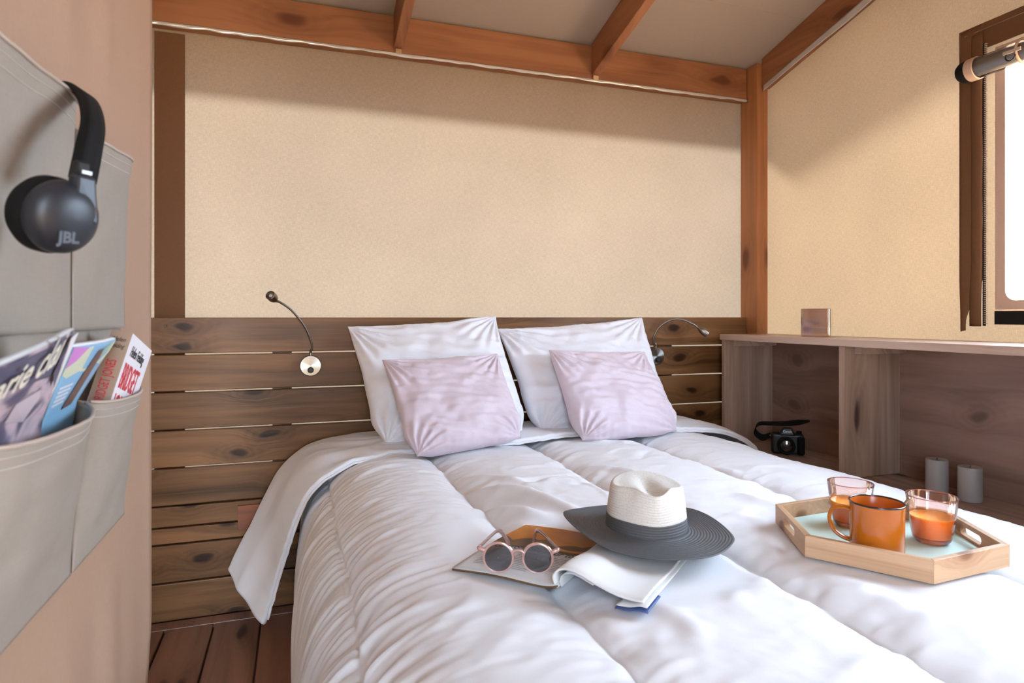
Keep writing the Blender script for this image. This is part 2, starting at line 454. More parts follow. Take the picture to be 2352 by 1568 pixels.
# --- ceiling / roof sheet with seams, and the eaves
ce = struct('ceiling', (1, -1.5, 2.6))
y0, y1 = .42, -3.9
obj('roof_sheet', boxv((-1.2, 0, 0), (2.95, 1, .01))[:0] or
    [(-1.2, y1, roofz(y1)), (2.95, y1, roofz(y1)), (2.95, y0, roofz(y0)), (-1.2, y0, roofz(y0)),
     (-1.2, y1, roofz(y1)+.012), (2.95, y1, roofz(y1)+.012), (2.95, y0, roofz(y0)+.012), (-1.2, y0, roofz(y0)+.012)], BOXF, M['roof'], ce)
for ys in (-.33, -1.25, -2.2):
    z = roofz(ys)
    hexa('seam', [(-.9, ys-.012, z+.001), (2.6, ys-.012, z+.001), (2.6, ys+.012, z-.006), (-.9, ys+.012, z-.006),
                  (-.9, ys-.012, z+.006), (2.6, ys-.012, z+.006), (2.6, ys+.012, z), (-.9, ys+.012, z)], M['roof'], ce, .001)

# --- timber frame
def timber(name, label, a, b, mat, group=None):
    o = box(name, a, b, mat, None, .003); return tag(o, label, 'beam', group)
timber('wall_beam', 'long knotty pine beam across the top of the backlit canvas wall', (-.9, -.004, 2.115), (2.528, .05, 2.266), M['beam'])
def rafter(x0, x1, label, ya=-.004):
    yb = -3.4
    za = 2.136-ROOF_S*(ya+.004)
    P = [(x0, yb, za-ROOF_S*(yb-ya)), (x1, yb, za-ROOF_S*(yb-ya)), (x1, ya, za), (x0, ya, za),
         (x0, yb, roofz(yb)-.001), (x1, yb, roofz(yb)-.001), (x1, ya, roofz(ya)-.001), (x0, ya, roofz(ya)-.001)]
    o = hexa('rafter', P, M['beamy'], None, .003); tag(o, label, 'rafter', 'roof rafters'); return o
rafter(-.05, -.012, 'pine rafter meeting the wall beam above the brown fabric band')
rafter(.846, .884, 'pine rafter meeting the wall beam above the gooseneck lamp with raised head')
rafter(1.706, 1.744, 'pine rafter meeting the wall beam above the pillow beside the wooden cabinet')
rafter(2.555, 2.60, 'pine rafter along the top of the window wall beside the corner post', -.0735)
for xx in (.852, 1.712):
    t_ = box('rafter_peg', (xx, -.014, 2.118), (xx+.024, -.005, 2.134), M['tray'], None, .001)
    tag(t_, 'small pale wooden peg under the rafter above the %s' % ('lamp with raised head' if xx < 1 else 'pillow beside the cabinet'), 'peg', 'rafter pegs')
po = box('corner_post', (2.530, -.072, -.0), (2.592, .045, roofz(-.072)-.022), M['post'], None, .003)
tag(po, 'square orange pine post standing in the corner beside the window wall', 'post')

# crinkled plastic strip along the lower edge of the beam and of the window-wall rafter
def strip(name, p0, p1, hgt, seed, label, rip):
    n = 240; t = np.linspace(0, 1, n); p0 = np.array(p0); p1 = np.array(p1)
    Pm = np.zeros((5, n, 3))
    for k in range(5):
        base = p0+(p1-p0)*t[:, None]
        amp = .0035*k/4
        base[:, 1] += amp*pn(t*rip, np.full(n, k*.4), seed) - .003*math.sin(k/4*PI)
        base[:, 2] -= hgt*k/4*(1+.35*pn(t*rip*.7, np.full(n, .3), seed+3))
        Pm[k] = base
    o = surf(name, Pm, M['plastic_strip'], None, thick=.0008)
    return tag(o, label, 'plastic strip', None)
strip('plastic_strip', (-.9, -.0075, 2.121), (2.528, -.0075, 2.121), .014, 3, 'crinkled clear plastic strip along the lower edge of the wall beam', 80)
strip('plastic_strip', (2.553, -.08, 2.163), (2.553, -3.3, 2.163+.25*3.22), .030, 5, 'clear plastic film along the lower edge of the window wall rafter', 14)

# ================================================================== HEADBOARD
hb = thing('headboard', 'dark stained headboard of horizontal planks below the canvas wall', 'headboard', (1.2, .01, 0))
ZG = [1.077, .946, .812, .676, .542, .407, .331, .271, .135, .002]
for k in range(len(ZG)-1):
    zt_, zb_ = ZG[k], ZG[k+1]
    hi = zt_ - (0 if k == 0 else .003); lo = zb_+.003 if k < 8 else .001
    xr = 2.5285
    dy = 0 if k != 5 else 0.001
    box('plank', (-.9, dy, lo), (xr, .022, hi), M['board'], hb, .003)
for xa, xb in ((-.6, -.03), (.398, .467), (1.25, 1.32), (2.045, 2.13)):
    box('upright', (xa, .0225, 0), (xb, .046, 1.07), M['board'], hb, .002)
box('fresh_wood_block', (.281, -.012, .303), (.40, -.0005, .39), M['block'], hb, .001)
lathe('nail', [(0, -.002), (.005, -.0015), (.0055, 0), (.005, .002)], M['nail'], hb, 12, local=False, M=Matrix.Translation((.045, -.0012, 1.048)) @ Matrix.Rotation(PI/2, 4, 'X'))

# ================================================================== BED
bed = thing('bed', 'low double bed under the white duvet', 'bed', (1.35, -1.0, 0))
box('mattress', (.60, -1.96, .30), (2.15, -.03, .50), M['mattress'], bed, .04, seg=4)
box('bed_base', (.60, -1.96, .18), (2.15, -.03, .298), M['board'], bed, .01)
for xx in (.66, 2.03):
    for yy in (-.12, -1.90):
        box('leg', (xx, yy, .001), (xx+.06, yy+.06, .18), M['board'], bed, .004)

# ---- duvet surface
SEAMS = [.585, .917, 1.302, 1.716, 2.10]
def csec(pts, n):
    p = catmull(pts, 600); d = np.r_[0, np.cumsum(np.linalg.norm(np.diff(p, axis=0), axis=1))]
    u = np.linspace(0, d[-1], n)
    X_ = np.interp(u, d, p[:, 0]); Z_ = np.interp(u, d, p[:, 1])
    tx = np.gradient(X_, u); tz = np.gradient(Z_, u)
    return u, X_, Z_, -tz, tx
MAIN = [(.490, .05), (.492, .20), (.503, .33), (.524, .425), (.560, .49), (.612, .535), (.69, .568), (.80, .588), (.92, .594), (1.1, .597), (1.35, .60), (1.6, .60), (1.8, .60), (1.95, .595), (2.08, .58), (2.17, .555), (2.23, .515), (2.265, .45), (2.28, .34)]
def seg_field(X_, Y_, segs):
    out = np.zeros_like(X_)
    for (ax, ay, bx_, by_, wd, h) in segs:
        dx, dy = bx_-ax, by_-ay; L2 = dx*dx+dy*dy
        t = np.clip(((X_-ax)*dx+(Y_-ay)*dy)/L2, 0, 1)
        # slight bow
        nx, ny = -dy/math.sqrt(L2), dx/math.sqrt(L2)
        bow = .08*math.sqrt(L2)*np.sin(t*PI)
        ddx = X_-(ax+t*dx+nx*bow); ddy = Y_-(ay+t*dy+ny*bow)
        d2 = ddx*ddx+ddy*ddy
        out += h*np.exp(-d2/(wd*wd))*np.sin(np.clip(t*.94+.03, 0, 1)*PI)**.5
    return out
rng = np.random.RandomState(11)
SEG = []
def pxseg(u0, v0, u1, v1, wd, h):
    a = onz(u0, v0, .61); b = onz(u1, v1, .61); SEG.append((a[0], a[1], b[0], b[1], wd, h))
for q in [(1060, 1125, 1330, 1195, .024, .026), (1080, 1165, 1290, 1215, .020, .018), (1040, 1095, 1230, 1130, .018, .010), (1330, 1075, 1480, 1105, .02, .012),
          (1600, 1120, 1760, 1135, .02, .008), (1560, 1060, 1700, 1090, .02, .010), (1640, 1330, 1780, 1350, .018, .014), (1680, 1370, 1850, 1400, .02, .012),
          (1600, 1330, 1700, 1400, .02, .012), (1850, 1340, 2030, 1380, .02, .012), (1880, 1375, 2100, 1420, .025, .014), (2150, 1370, 2330, 1345, .018, .012), (2050, 1450, 2300, 1480, .03, .012),
          (1500, 1400, 1620, 1500, .02, .008), (1330, 1400, 1420, 1480, .03, .012), (1700, 1080, 1900, 1115, .02, .008), (1790, 1180, 1690, 1150, .02, .010),
          (1380, 1520, 1600, 1540, .03, .008), (800, 1085, 930, 1070, .012, .008), (760, 1160, 880, 1130, .014, .004), (780, 1250, 930, 1200, .016, .004), (800, 1330, 960, 1280, .018, .004), (850, 1420, 1020, 1360, .02, .004)]:
    pxseg(*q)
for k in range(70):
    cx_ = rng.uniform(.75, 2.1); cy_ = rng.uniform(-1.95, -.40); an = rng.normal(.15, .7); L = rng.uniform(.05, .17)
    SEG.append((cx_-math.cos(an)*L, cy_-math.sin(an)*L, cx_+math.cos(an)*L, cy_+math.sin(an)*L, rng.uniform(.008, .02), rng.uniform(.002, .006)*(1 if rng.rand() < .7 else -1)))
TRAY_C = np.array([1.589, -1.555]); TRAY_Z = .631
def duvet(nu=440, nv=460):
    u, X0, Z0, NX, NZ = csec(MAIN, nu)
    vv = np.linspace(0, 2.30, nv)
    U, Vv = np.meshgrid(u, vv)
    Xb = np.tile(X0, (nv, 1)); Zb = np.tile(Z0, (nv, 1)); nx = np.tile(NX, (nv, 1)); nz = np.tile(NZ, (nv, 1))
    over = np.clip(Vv-1.98, 0, None)
    Y = -.025-np.minimum(Vv, 1.98)-.07*np.sin(np.clip(over/.07, 0, PI/2))
    drop = np.where(over > 0, .07*(1-np.cos(np.clip(over/.07, 0, PI/2)))+np.clip(over-.11, 0, None), 0)
    # seams wander a little
    wand = .012*pn(Y*2.2, np.zeros_like(Y), 4)
    Xs = Xb+wand
    disp = np.zeros_like(Xb); top = sstep(.45, .56, Zb)
    for k in range(len(SEAMS)-1):
        a, b = SEAMS[k], SEAMS[k+1]
        s = (Xs-a)/(b-a); ins = (s >= 0) & (s <= 1)
        puff = (1-np.abs(2*s-1)**2.6)
        disp += np.where(ins, .037*np.maximum(puff, 0)**.62-.009, 0)
    left = Xs < SEAMS[0]
    sl = np.clip((SEAMS[0]-Xs)/.12, 0, 1)
    disp += np.where(left, .016*np.sin(np.clip(sl, 0, 1)*PI/2)-.006, 0)
    # puckers running square to the seams
    for k, a in enumerate(SEAMS):
        dd = np.abs(Xs-a) if k else np.abs(U-np.interp(a, X0[:nu//2], u[:nu//2]))
        am = (.0125 if k == 0 else .0042)*np.exp(-dd/(.10 if k == 0 else .055))*sstep(0, .012, dd)
        disp += am*(ridge(Y*(30 if k == 0 else 22)+U*2.0, U*3.0+k, 20+k)-.5)
        disp += am*.6*pn(Y*55+U*5, U*6+k, 40+k)
    # drape lines down the near side
    side = 1-sstep(.40, .56, Zb); lefts = side*(Xb < 1)
    disp += lefts*(.020*pn(Y*7+U*.8, U*.6, 8)+.009*pn(Y*19+U*1.5, U*1.0, 9))
    # soft overall creasing
    disp += top*(.0045*fbm(Xb*4+Y*1.2, Y*2.2, 2, 2)+.0024*(ridge(Xb*9+Y*4, Y*16-Xb*5, 61)-.6)+.0016*fbm(Xb*22, Y*22, 31, 2))
    disp += top*seg_field(Xb, Y, SEG)
    Px = Xb+nx*disp; Pz = Zb+nz*disp-drop
    # pressed down where tray, magazine and hat rest
    def press(cx_, cy_, r0, r1, zmax):
        nonlocal Pz
        d = np.hypot(Px-cx_, Y-cy_); wgt = 1-sstep(r0, r1, d)
        Pz = np.where(Pz > zmax, Pz*(1-wgt)+zmax*wgt, Pz)
    press(TRAY_C[0], TRAY_C[1], .205, .27, TRAY_Z-.004)
    press(.93, -1.36, .18, .26, .612)
    press(1.13, -1.42, .19, .26, .618)
    Pz = np.maximum(Pz, .03)
    return np.stack([Px, Y, Pz], -1), X0
DV, _ = duvet()
dv = surf('duvet', DV, M['linen'], None, smooth=True)
tag(dv, 'white quilted duvet with stitched channels spread over the bed', 'duvet')
def bedz(x, y):
    r = int(np.argmin(np.abs(DV[:, 0, 1]-y))); row = DV[r]
    k = np.argsort(row[:, 0]); return float(np.interp(x, row[k, 0], row[k, 2]))
# turned-back head end of the duvet, hem with piping
FA = [(.272, .19), (.325, .30), (.385, .42), (.44, .52), (.51, .585), (.60, .614), (.75, .626), (.95, .63), (1.2, .632), (1.5, .632), (1.8, .63), (2.0, .627), (2.12, .61), (2.20, .585), (2.255, .545), (2.29, .47)]
FB = [(.392, .115), (.435, .25), (.470, .37), (.498, .455), (.54, .522), (.61, .568), (.74, .603), (.95, .622), (1.2, .632), (1.5, .634), (1.8, .632), (2.0, .624), (2.10, .610), (2.19, .580), (2.25, .540), (2.288, .47)]
nu, nv = 360, 70
ua, XA, ZA, NXA, NZA = csec(FA, nu); ub, XB, ZB, NXB, NZB = csec(FB, nu)
t = np.linspace(0, 1, nv)[:, None]
FX = XA*(1-t)+XB*t; FZ = ZA*(1-t)+ZB*t; FNX = NXA*(1-t)+NXB*t; FNZ = NZA*(1-t)+NZB*t
UU = np.tile(ua, (nv, 1))
FY = -.055-t*.325+0*FX
FY = FY+t*(.018*pn(UU*2.2, np.zeros_like(UU), 71)+.05*(1-sstep(.0, .35, UU))*sstep(.0, .2, UU))
low = 1-sstep(.3, .6, FZ)
FY -= (1-t)*low*.04
disp = .010*np.sin(np.clip(t, 0, 1)*PI)**.7+.006*fbm(UU*4, FY*5, 73, 3)+.004*np.exp(-(1-t)/.25)*(ridge(UU*20, FY*3, 75)-.5)
disp = disp+.006*low*pn(FY*12+UU*2, UU*2, 77)+.012*(1-low)*np.exp(-((UU-.62)/.12)**2)*(ridge(UU*6+FY*9, FY*11, 79)-.6)
FP = np.stack([FX+FNX*disp, FY, FZ+FNZ*disp], -1)
flap = surf('turned_back_end', FP, M['linen'], dv, thick=.016, offset=-1)
tube('piping', FP[-1, 2:-2:3]+np.array([0, -.002, .001]), .0045, M['linen'], flap, 8)
tube('piping', FP[2:-1:3, 0]+np.array([-.002, 0, -.002]), .0045, M['linen'], flap, 8)

# ================================================================== PILLOWS
def pillow(name, corners, T, mat, seed, label, cat, group, wr=1.0, sag=.35, pinch=.07, n=90):
    TL, TR, BL, BR = [np.array(c_, float) for c_ in corners]
    s = np.linspace(-1, 1, n); S, Tt = np.meshgrid(s, s)
    # denser near the rims
    S = np.sin(S*PI/2); Tt = np.sin(Tt*PI/2)
    S2 = S*(1-pinch*(1-Tt**2)); T2 = Tt*(1-pinch*(1-S**2))
    S2 = S2+.010*pn(Tt*3, S*.5, seed)*(1-S**2*0); T2 = T2+.012*pn(S*3, Tt*.5, seed+1)
    kk = .13*sstep(.5, 1, np.abs(S))*sstep(.5, 1, -Tt); S2 = S2*(1-kk); T2 = T2*(1-kk*.6)
    a = (S2+1)/2; b = (T2+1)/2
    base = (TL*(1-a)[..., None]+TR*a[..., None])*b[..., None]+(BL*(1-a)[..., None]+BR*a[..., None])*(1-b)[..., None]
    e1 = (TR-TL+BR-BL); e2 = (TL-BL+TR-BR); nrm = np.cross(e1, e2); nrm /= np.linalg.norm(nrm)
    if nrm[1] > 0: nrm = -nrm
    mask = np.clip((1-S**2)*(1-Tt**2), 0, 1)
    th = T/2*mask**.37*(1-sag*T2)
    rim = mask**.25
    w_ = (.010*fbm(S*2.2, Tt*2.2, seed+2, 3)
          + .006*(ridge(S*1.5+Tt*.5, Tt*6+S*1.2, seed+5)-.6)
          + .007*np.exp(-(1-np.abs(S))/.35)*(ridge(S*2, Tt*8, seed+6)-.5)
          + .007*np.exp(-(1-np.abs(Tt))/.3)*(ridge(S*8, Tt*2, seed+7)-.5))
    # radiating corner creases
    for cx_, cy_ in ((-1, -1), (1, -1), (-1, 1), (1, 1)):
        ang = np.arctan2(Tt-cy_, S-cx_); rr = np.hypot(S-cx_, Tt-cy_)
        w_ = w_+.007*np.exp(-((rr-.35)/.3)**2)*np.sin(ang*22+seed)
    w_ = w_*wr*rim
    front = base+nrm*(th+w_)[..., None]; back = base-nrm*(th*.8)[..., None]
    V = np.concatenate([front.reshape(-1, 3), back.reshape(-1, 3)]); N = n*n
    F1 = gridfaces(n, n); F2 = [tuple(N+i for i in f[::-1]) for f in F1]
    me_v = V
    o = obj(name, me_v, F1+F2, mat, None, True)
    bm = bmesh.new(); bm.from_mesh(o.data); bmesh.ops.remove_doubles(bm, verts=bm.verts, dist=.0004); bmesh.ops.recalc_face_normals(bm, faces=bm.faces); bm.to_mesh(o.data); bm.free()
    o.data.polygons.foreach_set('use_smooth', [True]*len(o.data.polygons))
    return tag(o, label, cat, group)
pillow('pillow', [ony(797, 750, -.055), ony(1138, 726, -.06), ony(862, 1040, -.28), ony(1228, 1010, -.30)], .17, M['pillow'], 101,
       'large white pillow against the headboard, next to the lamp with raised head', 'pillow', 'white bed pillows', 1.5, .35, .055)
pillow('pillow', [ony(1140, 755, -.055), ony(1474, 730, -.06), ony(1225, 1012, -.28), ony(1560, 1000, -.30)], .17, M['pillow'], 131,
       'large white pillow against the headboard, next to the cabinet and arched lamp', 'pillow', 'white bed pillows', 1.5, .35, .055)
pillow('cushion', [ony(878, 826, -.27), ony(1142, 812, -.25), ony(940, 1062, -.47), ony(1216, 1012, -.45)], .12, M['lilac'], 161,
       'pale lilac cushion leaning on the pillow next to the lamp with raised head', 'cushion', 'lilac cushions', 1.2, .25, .045)
pillow('cushion', [ony(1260, 804, -.25), ony(1480, 808, -.24), ony(1322, 1022, -.45), ony(1574, 996, -.43)], .12, M['lilac'], 191,
       'pale lilac cushion leaning on the pillow nearest the wooden cabinet', 'cushion', 'lilac cushions', 1.2, .25, .045)

# ================================================================== READING LAMPS
def lamp(cx_, cz_, pts, head, label):
    t_ = thing('reading_lamp', label, 'lamp', (cx_, 0, cz_), group='gooseneck reading lamps')
    R = Matrix.Rotation(PI/2, 4, 'X')
    lathe('wall_plate', [(0, .030), (.0365, .030), (.0385, .028), (.0385, .004), (.036, .0008), (0, .0008)], M['brushed'], t_, 48, M=R)
    lathe('switch_knob', [(0, .044), (.008, .0435), (.0105, .041), (.0112, .033), (.011, .0305)], M['black'], t_, 24, M=Matrix.Translation((0, 0, -.016)) @ R)
    lathe('collar', [(.0048, .034), (.0048, .058), (.003, .058)], M['brushed'], t_, 16, M=Matrix.Translation((0, -.018, 0)))
    p = catmull([(0, -.018, .045)]+pts, 90)
    L = np.linspace(0, 1, 90); rr = .0040+.00035*np.sin(L*90*2.2)
    nk = tube('gooseneck', p, rr, M['neck'], t_, 10, local=True)
    d = Vector(p[-1]-p[-3]).normalized()
    if head: d = Vector(head).normalized()
    Mh = Matrix.Translation(p[-1]) @ d.to_track_quat('Z', 'Y').to_matrix().to_4x4()
    hd = lathe('lamp_head', [(.004, -.010), (.007, 0), (.013, .012), (.0165, .024), (.0165, .046), (.0145, .048), (.0125, .042), (0, .040)], M['neck'], t_, 28, M=Mh)
    lathe('led_lens', [(0, .0445), (.005, .0435), (.0065, .0415), (.006, .0385)], M['white_ink'], hd, 20, M=Mh)
    return t_
def rel(cx_, cz_, L): return [tuple(ony(u, v, y)-np.array([cx_, 0, cz_])) for u, v, y in L]
lamp(.534, .896, rel(.534, .896, [(716, 790, -.03), (700, 750, -.05), (670, 713, -.08), (645, 695, -.11), (634, 690, -.13)]), (-.35, -.75, .35),
     'steel gooseneck reading lamp with raised head, on the headboard beside the brown band')
lamp(2.019, .902, rel(2.019, .902, [(1500, 780, -.03), (1513, 752, -.045), (1540, 735, -.07), (1565, 733, -.09), (1590, 743, -.11), (1605, 753, -.12)]), (.72, -.25, -.55),
     'steel gooseneck reading lamp arched over towards the cabinet corner')

# ================================================================== CABINET
CX0, CX1 = 2.33, 2.605
cb = thing('shelf_cabinet', 'long open wooden shelf cabinet under the window wall', 'cabinet', (2.46, -1.0, 0))
YC0, YC1 = -.075, -2.5
box('end_panel', (CX0, YC0-.022, .001), (CX1, YC0, .974), M['cabv'], cb, .002)
for yd in (-.735, -1.52, -2.3):
    box('divider', (CX0+.002, yd-.025, .501), (CX1-.008, yd, .974), M['cabv'], cb, .002)
box('back_panel', (CX1-.008, YC1, .001), (CX1, YC0-.022, .974), M['ply'], cb, 0)
box('shelf', (CX0+.005, YC1, .478), (CX1-.008, YC0-.0225, .50), M['cab'], cb, .002)
box('bottom_shelf', (CX0+.005, YC1, .04), (CX1-.008, YC0-.0225, .062), M['cab'], cb, .002)
for ya in (YC0-.0225, -.7605, -1.5455):
    box('cleat', (CX0+.05, ya-.028, .946), (CX1-.01, ya, .9735), M['cab'], cb, .001)
tp = box('cabinet_top', (CX0-.012, YC1, .9745), (2.612, -.0745, 1.0), M['cab'], None, .0025)
tag(tp, 'long stained wooden board lying on top of the open shelf cabinet', 'worktop')

# ================================================================== WINDOW
wn = struct('window_1', (2.6, -1.5, 1.1))
def rrect(y0, y1, z0, z1, r, n=8):
    pts = []
    for cy_, cz_, a0 in ((y1+r, z1-r, 90), (y0-r, z1-r, 0), (y0-r, z0+r, -90), (y1+r, z0+r, 180)):
        for k in range(n+1):
            a = math.radians(a0+90*(1-k/n)); pts.append((cy_+r*math.cos(a), cz_+r*math.sin(a)))
    return pts
inn = rrect(-1.116, -2.345, 1.132, 1.915, .03); outp = rrect(-1.086, -2.375, 1.103, 1.945, .004)
k = len(inn); xb = 2.614
V = [(xb, a, b) for a, b in inn]+[(xb, a, b) for a, b in outp]
obj('window_border', V, [(i, (i+1) % k, k+(i+1) % k, k+i) for i in range(k)], M['border'], wn).modifiers.new('s', 'SOLIDIFY').thickness = .002
poly('pane', [(2.618, -1.09, 1.11), (2.618, -2.37, 1.11), (2.618, -2.37, 1.94), (2.618, -1.09, 1.94)], M['pvc'], wn)
box('velcro_strip', (2.6095, -1.085, 1.055), (2.6125, -2.37, 1.098), M['velcro'], wn, .001)
# brown storm-flap binding with zip
n = 60; zz = np.linspace(2.035, 1.03, n); Pm = np.zeros((n, 9, 3))
for j in range(9):
    f = j/8
    taper = sstep(1.22, 1.05, zz)
    Pm[:, j, 0] = 2.613-.004*np.sin(f*PI)
    Pm[:, j, 1] = -.970-f*(.079-.062*taper)-.004*taper
    Pm[:, j, 2] = zz+.004*f
fb = surf('flap_binding', Pm, M['dark_canvas'], wn, thick=.002)
Pm2 = np.zeros((n, 7, 3))
for j in range(7):
    f = j/6
    Pm2[:, j, 0] = 2.609-.008*np.sin(f*PI*.8)
    Pm2[:, j, 1] = -1.012-f*.040+.004*sstep(1.4, 1.05, zz)+.002*pn(zz*9, np.full(n, .5), 5)
    Pm2[:, j, 2] = 1.048+(zz-1.03)*.955
surf('zip_flap', Pm2, M['dark_canvas'], wn, thick=.002)
box('zip_tape', (2.606, -1.058, 1.05), (2.611, -1.051, 1.97), M['black_soft'], wn, 0)
tv = []; tf = []
for q in range(150):
    z = 1.056+q*.0061; b = boxv((2.604, -1.064, z), (2.610, -1.056, z+.0028)); k0 = len(tv); tv += b; tf += [tuple(k0+i for i in f) for f in BOXF]
zt_ = obj('zip_teeth', tv, tf, M['hem'], wn); zt_['kind'] = 'stuff'
# header band above the window
P = [(2.611, -.970, 1.955), (2.611, -2.49, 1.955), (2.611, -2.49, 2.040), (2.611, -.970, 2.040)]
o = obj('header_band', P, [(0, 1, 2, 3)], M['dark_canvas'], wn); o.modifiers.new('s', 'SOLIDIFY').thickness = .002
tube('stitch_line', [(2.609, -.99, 2.018), (2.609, -2.47, 2.018)], .0008, M['hem'], wn, 6)
# dashes of stitching round the clear pane
sv = []; sf = []
for q in range(100):
    z = 1.11+q*.0084; b = boxv((2.6115, -1.0925, z), (2.613, -1.0905, z+.005)); k0 = len(sv); sv += b; sf += [tuple(k0+i for i in f) for f in BOXF]
for q in range(133):
    y = -1.09-q*.0096; b = boxv((2.6115, y-.006, 1.1065), (2.613, y, 1.1085)); k0 = len(sv); sv += b; sf += [tuple(k0+i for i in f) for f in BOXF]
st = obj('border_stitching', sv, sf, M['thread'], wn); st['kind'] = 'stuff'
# rolled-up blind
rb = thing('rolled_blind', 'rolled clear window blind with a black end held above the window', 'blind', (2.568, -1.5, 1.86))
Ry = Matrix.Translation((2.566, 0, 1.882)) @ Matrix.Rotation(PI/2, 4, 'X')
lathe('blind_roll', [(.030, 1.052), (.033, 1.055), (.033, 2.42), (.03, 2.422)], M['film'], rb, 40, local=False, M=Ry)
lathe('blind_core', [(0, 1.056), (.027, 1.056), (.027, 2.42), (0, 2.42)], plain('grey_roll', C('8d8a88'), .3), rb, 32, local=False, M=Ry)
lathe('binding_ring', [(.0335, 1.038), (.0365, 1.04), (.0368, 1.066), (.0335, 1.068)], M['border'], rb, 40, local=False, M=Ry)
lathe('end_brush', [(0, .998), (.012, .999), (.026, 1.006), (.0335, 1.018), (.0355, 1.034), (.034, 1.044)], M['black_soft'], rb, 40, local=False, M=Ry)
for yy in (-1.165, -2.1):
    box('strap', (2.526, yy-.05, 1.876), (2.532, yy, 1.886), M['hem'], rb, .001)
    a = np.linspace(0, 2*PI, 24)
    tube('strap_ring', [(2.530, yy-.02+.014*math.cos(q), 1.868+.014*math.sin(q)) for q in a], .0022, M['black'], rb, 8)
    a = np.linspace(0, 2*PI, 30)
    tube('strap_loop', [(2.566+.0365*math.cos(q), yy-.035, 1.882+.0365*math.sin(q)) for q in a], .004, M['border'], rb, 8, flat=(1, 1))

# ================================================================== OBJECTS ON THE CABINET
vt = thing('candle_holder', 'square smoked glass candle holder standing on the cabinet top', 'candle holder', (2.502, -.462, 1.0001), (0, 0, math.radians(40)))
M['smoke'] = thin_glass('smoked_glass', (.80, .58, .38, 1), .9, .05, .2, C('8a6450'))
a = .054; H = .112; th_ = .005
def sqring(r, z, rad=.006, n=5):
    pts = []
    for cx_, cy_, a0 in ((1, 1, 0), (-1, 1, 90), (-1, -1, 180), (1, -1, 270)):
        for k in range(n+1):
            q = math.radians(a0+90*k/n); pts.append((cx_*(r-rad)+rad*math.cos(q), cy_*(r-rad)+rad*math.sin(q), z))
    return pts
rings = [sqring(a*.3, .0), sqring(a-.002, 0), sqring(a, .003), sqring(a, H-.002), sqring(a-.001, H), sqring(a-th_+.001, H), sqring(a-th_, H-.002), sqring(a-th_, .012), sqring(a*.3, .012)]
surf('glass_body', np.array(rings), M['smoke'], vt, True, False, local=True)
lathe('wax', [(0, .0125), (.030, .0125), (.030, .034), (.028, .036), (0, .036)], M['candle'], vt, 28)
def candle(u, v, x_, h, r, label):
    p = onx(u, v, x_); t_ = thing('pillar_candle', label, 'candle', (p[0], p[1], .5002), group='grey pillar candles')
    lathe('wax_body', [(0, 0), (r-.002, 0), (r, .002), (r, h-.004), (r-.0015, h-.0006), (r-.006, h), (r*.5, h-.004), (r*.15, h-.006), (0, h-.006)], M['candle'], t_, 40)
    tube('wick', [(0, 0, h-.008), (.0005, 0, h), (.002, .001, h+.004)], .0012, M['wick'], t_, 6, local=True)
candle(2152, 1120, 2.50, .108, .033, 'grey pillar candle on the cabinet shelf, nearer the divider')
candle(2228, 1120, 2.495, .108, .033, 'grey pillar candle on the cabinet shelf, further from the divider')

# --- photo camera
dc = thing('photo_camera', 'black photo camera with a strap on the cabinet shelf', 'camera', (2.452, -.352, .5002), (0, 0, math.radians(-38)))
def lbox(nm, a, b, mat, par, bv=.006): return box(nm, a, b, mat, par, bv, local=True, seg=3)
lbox('camera_body', (-.064, -.024, .001), (.064, .026, .088), M['black'], dc, .012)
lbox('grip', (.036, -.044, .003), (.065, -.018, .080), M['black_soft'], dc, .010)
P = [(-.034, -.030, .08), (.030, -.030, .08), (.030, .024, .08), (-.034, .024, .08), (-.018, -.026, .114), (.016, -.026, .114), (.016, .016, .110), (-.018, .016, .110)]
hexa('viewfinder_hump', P, M['black'], dc, .006, local=True)
Rl = Matrix.Translation((-.008, -.022, .043)) @ Matrix.Rotation(PI/2, 4, 'X')
ln = lathe('lens_barrel', [(.033, -.005), (.034, .006), (.032, .010), (.033, .030), (.034, .034), (.034, .050), (.031, .056), (.029, .056), (.027, .046), (0, .044)], M['black_soft'], dc, 40, M=Rl)
lathe('front_element', [(0, .050), (.015, .049), (.0255, .0455)], M['lens'], ln, 32, M=Rl)
lathe('mode_dial', [(.011, .085), (.011, .096), (.010, .097), (0, .097)], M['black_soft'], dc, 24, M=Matrix.Translation((.045, .004, 0)))
lathe('strap_lug', [(.003, 0), (.004, .004), (0, .005)], M['nail'], dc, 12, M=Matrix.Translation((-.065, -.004, .074)) @ Matrix.Rotation(-PI/2, 4, 'Y'))
text('maker_name', 'Canon', .013, wmat(dc) @ frame((-.0195, -.0308, .0945), (1, 0, 0), (0, .17, 1)), M['white_ink'], dc, bold=.0002)
def ribbon(nm, pts, wvec, mat, par, n=50, th=.002, local=True):
    p = catmull(pts, n); w0 = np.array(wvec, float)
    if w0.ndim == 1: W = np.tile(w0, (n, 1))
    else: W = catmull(w0, n)
    Pm = np.stack([p-W, p-W*.33, p+W*.33, p+W], 1)
    return surf(nm, Pm, mat, par, thick=th, local=local)
ribbon('strap', [(-.066, 0, .074), (-.10, .015, .060), (-.128, .02, .085), (-.112, .012, .118), (-.06, 0, .124), (-.01, -.01, .128), (.04, -.012, .136), (.085, -.005, .144)],
       [(0, 0, .012), (0, .004, .014), (.004, .008, .012), (.002, .014, .006), (0, .017, .006), (0, .018, .007), (0, .018, .008), (0, .006, .003)], M['black_soft'], dc)

